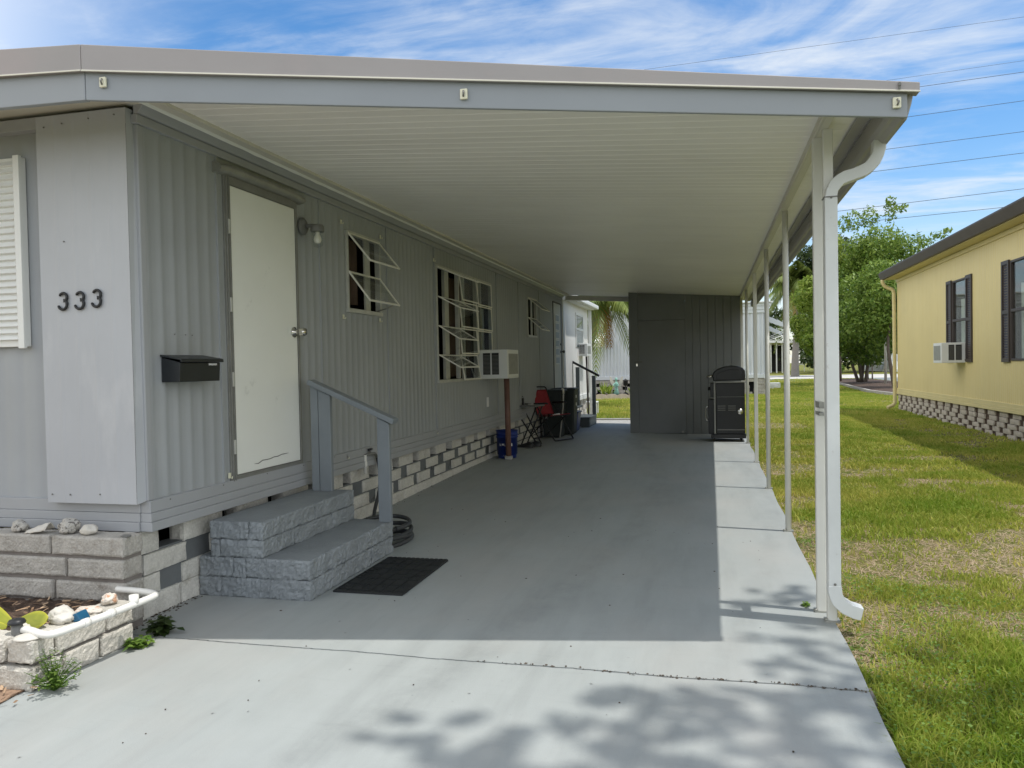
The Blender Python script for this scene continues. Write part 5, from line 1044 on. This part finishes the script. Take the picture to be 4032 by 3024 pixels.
# ------------------------------------------------------------------ white rear addition, back steps
wa = thing('white_addition', 'sunlit white metal-sided house section past the end of the carport', 'house', (-3.5,16.4,0))
k = MB(); k.grid(np.linspace(14.82,17.92,300), [.50,2.50], lambda y, z: (XW+.02+.004*math.cos(2*PI*y/.1), y, z), True); k.box(-6,XW+.01,17.88,17.92,.5,2.5); k.box(-6,XW,14.85,14.88,.5,2.5); k.build('siding', M['whitewall'], wa)
k = MB(); k.box(XW,XW+.045,14.82,17.93,.49,.56); k.box(XW,XW+.038,14.82,17.93,.565,.60); k.build('base_trim', M['white'], wa, bevel=.004)
k = MB(); k.hexa([(-6,15.05,2.52),(-2.58,15.05,2.50),(-2.58,18.05,2.50),(-6,18.05,2.52),(-6,15.05,3.0),(-2.58,15.05,2.60),(-2.58,18.05,2.60),(-6,18.05,3.0)]); k.build('roof', M['white'], wa, bevel=.005)
k = MB(); k.box(-2.58,-2.49,15.05,18.1,2.51,2.60); k.build('gutter', M['white'], wa, bevel=.015)
k = MB(); k.box(-2.72,-2.65,17.95,18.02,.0,2.51); k.build('downspout', M['white'], wa, bevel=.008)
k = MB(); k.box(XW+.0,XW+.045,16.22,16.27,1.62,2.34); k.box(XW+.0,XW+.045,17.15,17.2,1.62,2.34); k.box(XW+.0,XW+.045,16.27,17.15,2.29,2.34); k.box(XW+.0,XW+.045,16.27,17.15,1.98,2.02); ww_ = k.build('window', M['white'], wa); k = MB(); k.box(XW+.025,XW+.033,16.27,17.15,1.62,2.29); k.build('pane', pm('reflective_glass', (.10,.13,.13), .05, .1, 3, spec=1.), ww_)
sk = MB(); rs = random.Random(4)
for ci in range(4):
    y = 14.9+.15*(ci % 2)
    while y < 17.8: sk.rough(XW-.08,XW+.01,y,y+.34,.0+ci*.122,.118+ci*.122,.012,.05,rs.random()*9); y += .46
sk.build('skirting', M['block_pale'], wa)
k = MB(); k.box(XW-.2,XW-.12,14.9,17.85,-.02,.5); k.build('skirting_backing', M['skirt_back'], wa)
aircon('window_air_conditioner', 'white window air conditioner on the sunlit white wall', -2.75,-2.545,16.60,17.15,1.43,1.70,1,XW,None,True)
k = MB(); k.tube([(-2.60,17.0,.05),(-2.62,16.98,1.425)], .022, 10); tag(k.build('support_pipe', M['brown']), 'thin dark pipe under the air conditioner on the white wall', 'pipe')
bs = thing('back_steps', 'dark grey two-tread wooden steps at the back door', 'steps', (-2.5,15.3,zb))
k = MB(); k.box(-2.74,-2.56,14.95,15.95,.38,.415); k.build('tread', M['rail2'], bs, bevel=.003); k = MB(); k.box(-2.60,-2.27,14.95,15.95,.195,.23); k.build('tread', M['rail2'], bs, bevel=.003)
k = MB(); k.prism([(-2.74,.05),(-2.60,.05),(-2.46,.06),(-2.40,.04),(-2.275,.04),(-2.275,.195),(-2.585,.195),(-2.585,.38),(-2.74,.38)], 'y', 14.955, 15.0); k.build('stringer', M['rail2'], bs); k = MB(); k.box(-2.31,-2.276,15.0,15.94,.045,.194); k.build('riser', M['rail2'], bs)
br = thing('back_handrail', 'black handrail with square posts at the back steps', 'handrail', (-2.5,15.8,.2))
for x, zb_, zt in ((-2.76,.42,1.30),(-2.63,.42,1.20),(-2.30,.23,1.02)):
    k = MB(); k.box(x-.035,x+.035,15.78,15.86,zb_,zt); k.build('post', M['rail2'], br, bevel=.003)
k = MB(); k.bar((-2.80,15.82,1.345),(-2.19,15.82,1.015),.05,.045); k.build('rail', M['black'], br, bevel=.004)
st2 = thing('white_stool', 'small white plastic step stool on the grass behind the back steps', 'stool', (-2.9,20,0))
k = MB(); k.box(-3.22,-2.82,19.8,20.2,.26,.30); k.build('seat', M['white'], st2, bevel=.01)
for x in (-3.18,-2.86):
    for y in (19.84,20.16): k = MB(); k.box(x-.035,x+.035,y-.035,y+.035,-.03,.26); k.build('leg', M['white'], st2)

# ------------------------------------------------------------------ silver house behind
sv = thing('silver_mobile_home', 'silver blue corrugated mobile home behind the shed with metal awnings', 'mobile home', (-3,31.5,0))
k = MB(); k.grid(np.linspace(-10,2.05,900), [.76,3.10], lambda x, z: (x, 31.5+.022*math.cos(2*PI*x/.135), z), True); k.box(-10,2.05,40,40.1,.6,3.3); k.box(1.98,2.05,31.53,40,.6,3.3); k.build('siding', M['metalwall'], sv)
k = MB(); k.box(-10,2.07,31.46,31.55,.60,.76); k.build('base_trim', M['metalwall'], sv, bevel=.01)
k = MB()
for z0, z1, dy in ((3.10,3.22,.0),(3.22,3.36,.02),(3.36,3.48,.045)): k.box(-10,2.12,31.44-dy,31.55,z0,z1-.001)
k.build('eave_trim', M['metalwall'], sv, bevel=.008)
k = MB(); k.hexa([(-10,31.3,3.482),(2.3,31.3,3.482),(2.3,40.2,3.482),(-10,40.2,3.482),(-10,31.3,3.52),(2.3,31.3,3.52),(1.2,40.2,3.95),(-10,40.2,3.95)]); k.build('roof', M['white'], sv)
k = MB(); k.box(2.12,2.26,31.35,40,3.34,3.47); k.build('gutter', M['metalwall'], sv, bevel=.02); k = MB(); k.box(2.08,2.16,31.42,31.50,.2,3.34); k.build('downspout', M['metalwall'], sv)
sk = MB(); rs = random.Random(14)
for ci in range(5):
    x = -7+.2*(ci % 2); z0 = -.05+ci*.128
    while x < 1.95:
        l = rs.uniform(.42,.55) if ci < 4 else .52; sk.rough(x,min(x+l,2.03),31.50,31.62,z0,z0+.125,.012,.07,rs.random()*9,8); x += l+(rs.uniform(.12,.24) if ci < 4 else .006)
sk.build('skirting', M['block'], sv); k = MB(); k.box(-10,2.0,31.7,31.75,-.05,.6); k.build('skirting_backing', M['dark'], sv)
# ribbed canopy above a window on the front, clamshell awnings on the side
k = MB(); k.grid(np.linspace(-6.2,-4.08,120), [0,1], lambda x, u: (x, 31.46-.75*(1-u), 2.06+.46*u+.012*math.cos(2*PI*x/.12)), True); k.build('awning', M['whitewall'], sv, solid=.01)
k = MB(); k.box(-6.2,-4.08,30.70,30.72,1.93,2.09); k.build('awning_skirt', M['cream'], sv)
def side_awning(y0, y1, zt, zl, ext):
    k = MB(); n_ = 4
    for i in range(n_):
        a = i/n_; b = (i+1)/n_-.06; A = (2.12+ext*a, zt-(zt-zl)*a); B = (2.12+ext*b, zt-(zt-zl)*b-.03); k.hexa([(A[0],y0,A[1]),(B[0],y0,B[1]),(B[0],y1,B[1]),(A[0],y1,A[1]),(A[0],y0,A[1]+.02),(B[0],y0,B[1]+.02),(B[0],y1,B[1]+.02),(A[0],y1,A[1]+.02)])
    k.prism([(2.12,zt),(2.12+ext,zl),(2.12+ext,zl-.16),(2.12,zt-.22)], 'y', y0-.01, y0+.004)
    aw = k.build('awning', M['metalwall'], sv); k = MB(); k.tube([(2.10,y0+.1,2.12),(2.12+ext,y0+.1,zl-.10)], .016, 6); k.build('stay', M['white'], aw)
side_awning(32.0,34.5,3.02,2.62,.85); side_awning(36.5,39.5,3.0,2.52,.95)
k = MB(); k.tube([(2.10,31.9,2.02),(2.9,31.9,2.28)], .02, 6); k.build('stay', M['white'], sv)
# scalloped edging, plants, figurine, lantern in front of it
ed = MB(); x = -7.0
while x < -1.3: ed.prism([(x,-.05)]+[(x+.20-.20*math.cos(PI*i/10), .07+.075*math.sin(PI*i/10)) for i in range(11)]+[(x+.40,-.05)], 'y', 28.92, 28.99); x += .405
tag(ed.build('scalloped_edging', pm('terracotta_edging', (.48,.41,.34), .9, .15, 8)), 'scalloped concrete edging in front of the silver house', 'edging')
k = MB(); k.grid(np.linspace(-7,-1.3,20), [28.99,31.5], lambda x, y: (x, y, .05+.02*noise.noise((x*3,y*3,0)))); struct(k.build('flower_bed', M['mulch']))
def spiky(c, n, h_, seed, label):
    rg = random.Random(seed); V = []; Fc = []; T = []
    for i in range(n):
        a = rg.uniform(0, 2*PI); el = rg.uniform(.5,1.35); d = Vector((math.cos(a)*math.cos(el), math.sin(a)*math.cos(el), math.sin(el))); w_ = Vector((-math.sin(a), math.cos(a), 0))*.035; p = Vector(c); q = p+d*h_*.55; e = p+d*h_+Vector((0,0,-.05)); k_ = len(V); V += [p-w_*.5, p+w_*.5, q+w_, q-w_, e]; Fc += [(k_,k_+1,k_+2,k_+3),(k_+3,k_+2,k_+4)]; T += [rg.random()]*5
    o = leaf_obj('spiky_plant', V, Fc, T, M['treebright']); tag(o, label, 'plant', 'spiky plants along the silver house')
spiky((-4.0,30.0,.06),16,.62,1,'spiky pale plant left of the garden figurine'); spiky((-4.75,30.2,.06),14,.5,2,'short spiky plant nearest the back handrail'); spiky((-3.75,29.8,.06),18,.50,3,'low spiky plant in front of the garden figurine'); spiky((-2.95,30.2,.06),12,.40,4,'spiky plant right of the dark lantern')
fg = thing('garden_figurine', 'green winged garden figurine in front of the silver house', 'figurine', (-3.55,30.4,.06))
k = MB(); k.lathe((-3.55,30.4,.06), [(.10,0),(.12,.02),(.07,.20),(.055,.30),(.075,.36),(.07,.46),(.03,.50),(.028,.52),(.05,.55),(.055,.60),(.04,.65),(0,.67)], 14); k.tube([(-3.60,30.36,.50),(-3.67,30.30,.42),(-3.58,30.26,.38)], .018, 6); k.tube([(-3.50,30.36,.50),(-3.45,30.30,.42),(-3.53,30.26,.38)], .018, 6); k.build('body', M['fairy'], fg, smooth=True)
for sg in (-1, 1):
    k = MB(); k.prism([(-3.55+sg*.03,.42),(-3.55+sg*.20,.74),(-3.55+sg*.26,.78),(-3.55+sg*.24,.58),(-3.55+sg*.18,.42),(-3.55+sg*.16,.30)], 'y', 30.46, 30.475); k.build('wing', M['shell'], fg)
lt = thing('garden_lantern', 'small black lantern on a stake beside the garden figurine', 'lantern', (-3.18,30.3,.06)); k = MB(); k.tube([(-3.18,30.3,.0),(-3.18,30.3,.42)], .02, 6); k.lathe((-3.18,30.3,.06), [(.11,0),(.09,.06),(.02,.10)], 10); k.build('stake', M['black'], lt); k = MB(); k.lathe((-3.18,30.3,.40), [(.05,0),(.09,.03),(.09,.18),(.11,.20),(.0,.28)], 8); k.build('head', M['black'], lt)
bxo = MB(); bxo.rough(2.55,3.15,38.5,39.3,-.05,.22,.01,.1,2); tag(bxo.build('white_crate', M['white']), 'low white box on the grass by the silver house', 'box')

# ------------------------------------------------------------------ across the street
fc = thing('far_carport', 'white open carport with slim posts across the street', 'carport', (7.2,88,0))
k = MB(); k.hexa([(4.4,84,3.15),(8.6,84,3.0),(8.6,96,3.0),(4.4,96,3.15),(4.4,84,3.4),(8.6,84,3.25),(8.6,96,3.25),(4.4,96,3.4)]); k.build('roof', M['white'], fc)
for i in range(6):
    k = MB(); k.box(5.4+i*.55,5.52+i*.55,84.5,84.62,0,3.05); k.build('post', M['white'], fc)
k = MB(); k.box(4.4,8.6,95,95.2,0,3.0); k.build('back_wall', M['dark'], fc)
tr = thing('garden_trellis', 'white square-grid trellis right of the palm trunk', 'trellis', (10,92,0)); k = MB()
for x in (9.25,10.0): k.box(x,x+.09,92,92.08,0,3.1)
for z in (.75,1.5,2.25,3.05): k.box(9.2,10.14,91.98,92.1,z,z+.09)
k.box(9.78,9.84,92,92.05,.8,3.05); k.build('lattice', M['white'], tr)
fh = thing('far_white_house', 'pale house with white steps across the street', 'house', (18,90,0)); k = MB(); k.box(16.2,34,84,92,0,3.4); k.build('wall', M['metalwall'], fh)
k = MB(); k.box(15.9,34.4,83.5,92.4,3.4,3.7); k.build('roof', M['cream'], fh)
for i in range(4):
    k = MB(); k.box(16.4+.1*i,19.2,80.5+i*.4,84-.001*i,i*.25,.25+i*.25-.002); k.build('step', M['white'], fh)
for x in (16.5,19.0): k = MB(); k.box(x,x+.1,80.6,80.7,.25,2.2); k.build('rail_post', M['white'], fh)
for i, x in enumerate((20.5,24.)): k = MB(); k.box(x,x+1.2,83.95,83.99,1.2,2.6); k.build('window', M['dark'], fh)
k = MB(); k.tube([(7.72,38.8,0),(7.75,38.8,4.5)], .06, 8); tag(k.build('metal_pole', M['alu']), 'grey metal pole in the mulch bed among the trunks', 'pole')
k = MB(); pts = [(6.4,43),(6.0,36.2),(5.82,31.9),(6.1,29.2)]
for a, b in zip(pts[:-1], pts[1:]):
    n_ = int(math.dist(a,b)/.42)
    for i in range(n_): u = i/n_; v = (i+.92)/n_; k.bar((a[0]+(b[0]-a[0])*u, a[1]+(b[1]-a[1])*u, .02),(a[0]+(b[0]-a[0])*v, a[1]+(b[1]-a[1])*v, .02),.12,.12)
tag(k.build('brick_edging', M['block']), 'row of small pale blocks edging the mulch bed', 'edging')
# power lines
G = 'power lines over the yellow house'
for i, (a, b, lab) in enumerate((((10.69,15.127),(15.487,15.376),'third wire from the top, starting at the gutter corner'),((9.99,13.602),(15.482,13.923),'fourth wire from the top, starting below the gutter corner'),((9.06,12.031),(15.476,12.391),'fifth wire from the top, crossing behind the swan-neck downspout'),((7.86,10.879),(15.471,11.317),'sixth wire from the top, starting at the downspout bend'),((7.6,8.98),(15.464,9.496),'second lowest wire, passing behind the treetop'),((10.2,8.44),(14.966,8.682),'lowest wire, meeting the yellow roof'),((-3.77,17.738),(15.499,18.266),'topmost faint wire across the clouds'),((7.5,15.72),(15.49,16.091),'second faint wire from the top'))):
    sx_ = (b[1]-a[1])/(b[0]-a[0]); xa, xb = a[0]-14*(i < 6), b[0]+30; za, zb2 = a[1]-14*(i < 6)*sx_*.7, b[1]+30*sx_*1.05; k = MB()
    P_ = [(xa+(xb-xa)*q/24, 45, za+(zb2-za)*q/24-.25*math.sin(PI*q/24)*0) for q in range(25)]; k.tube(P_, .013 if i < 6 else .008, 5); tag(k.build('power_line', M['wire']), lab, 'power line', G)
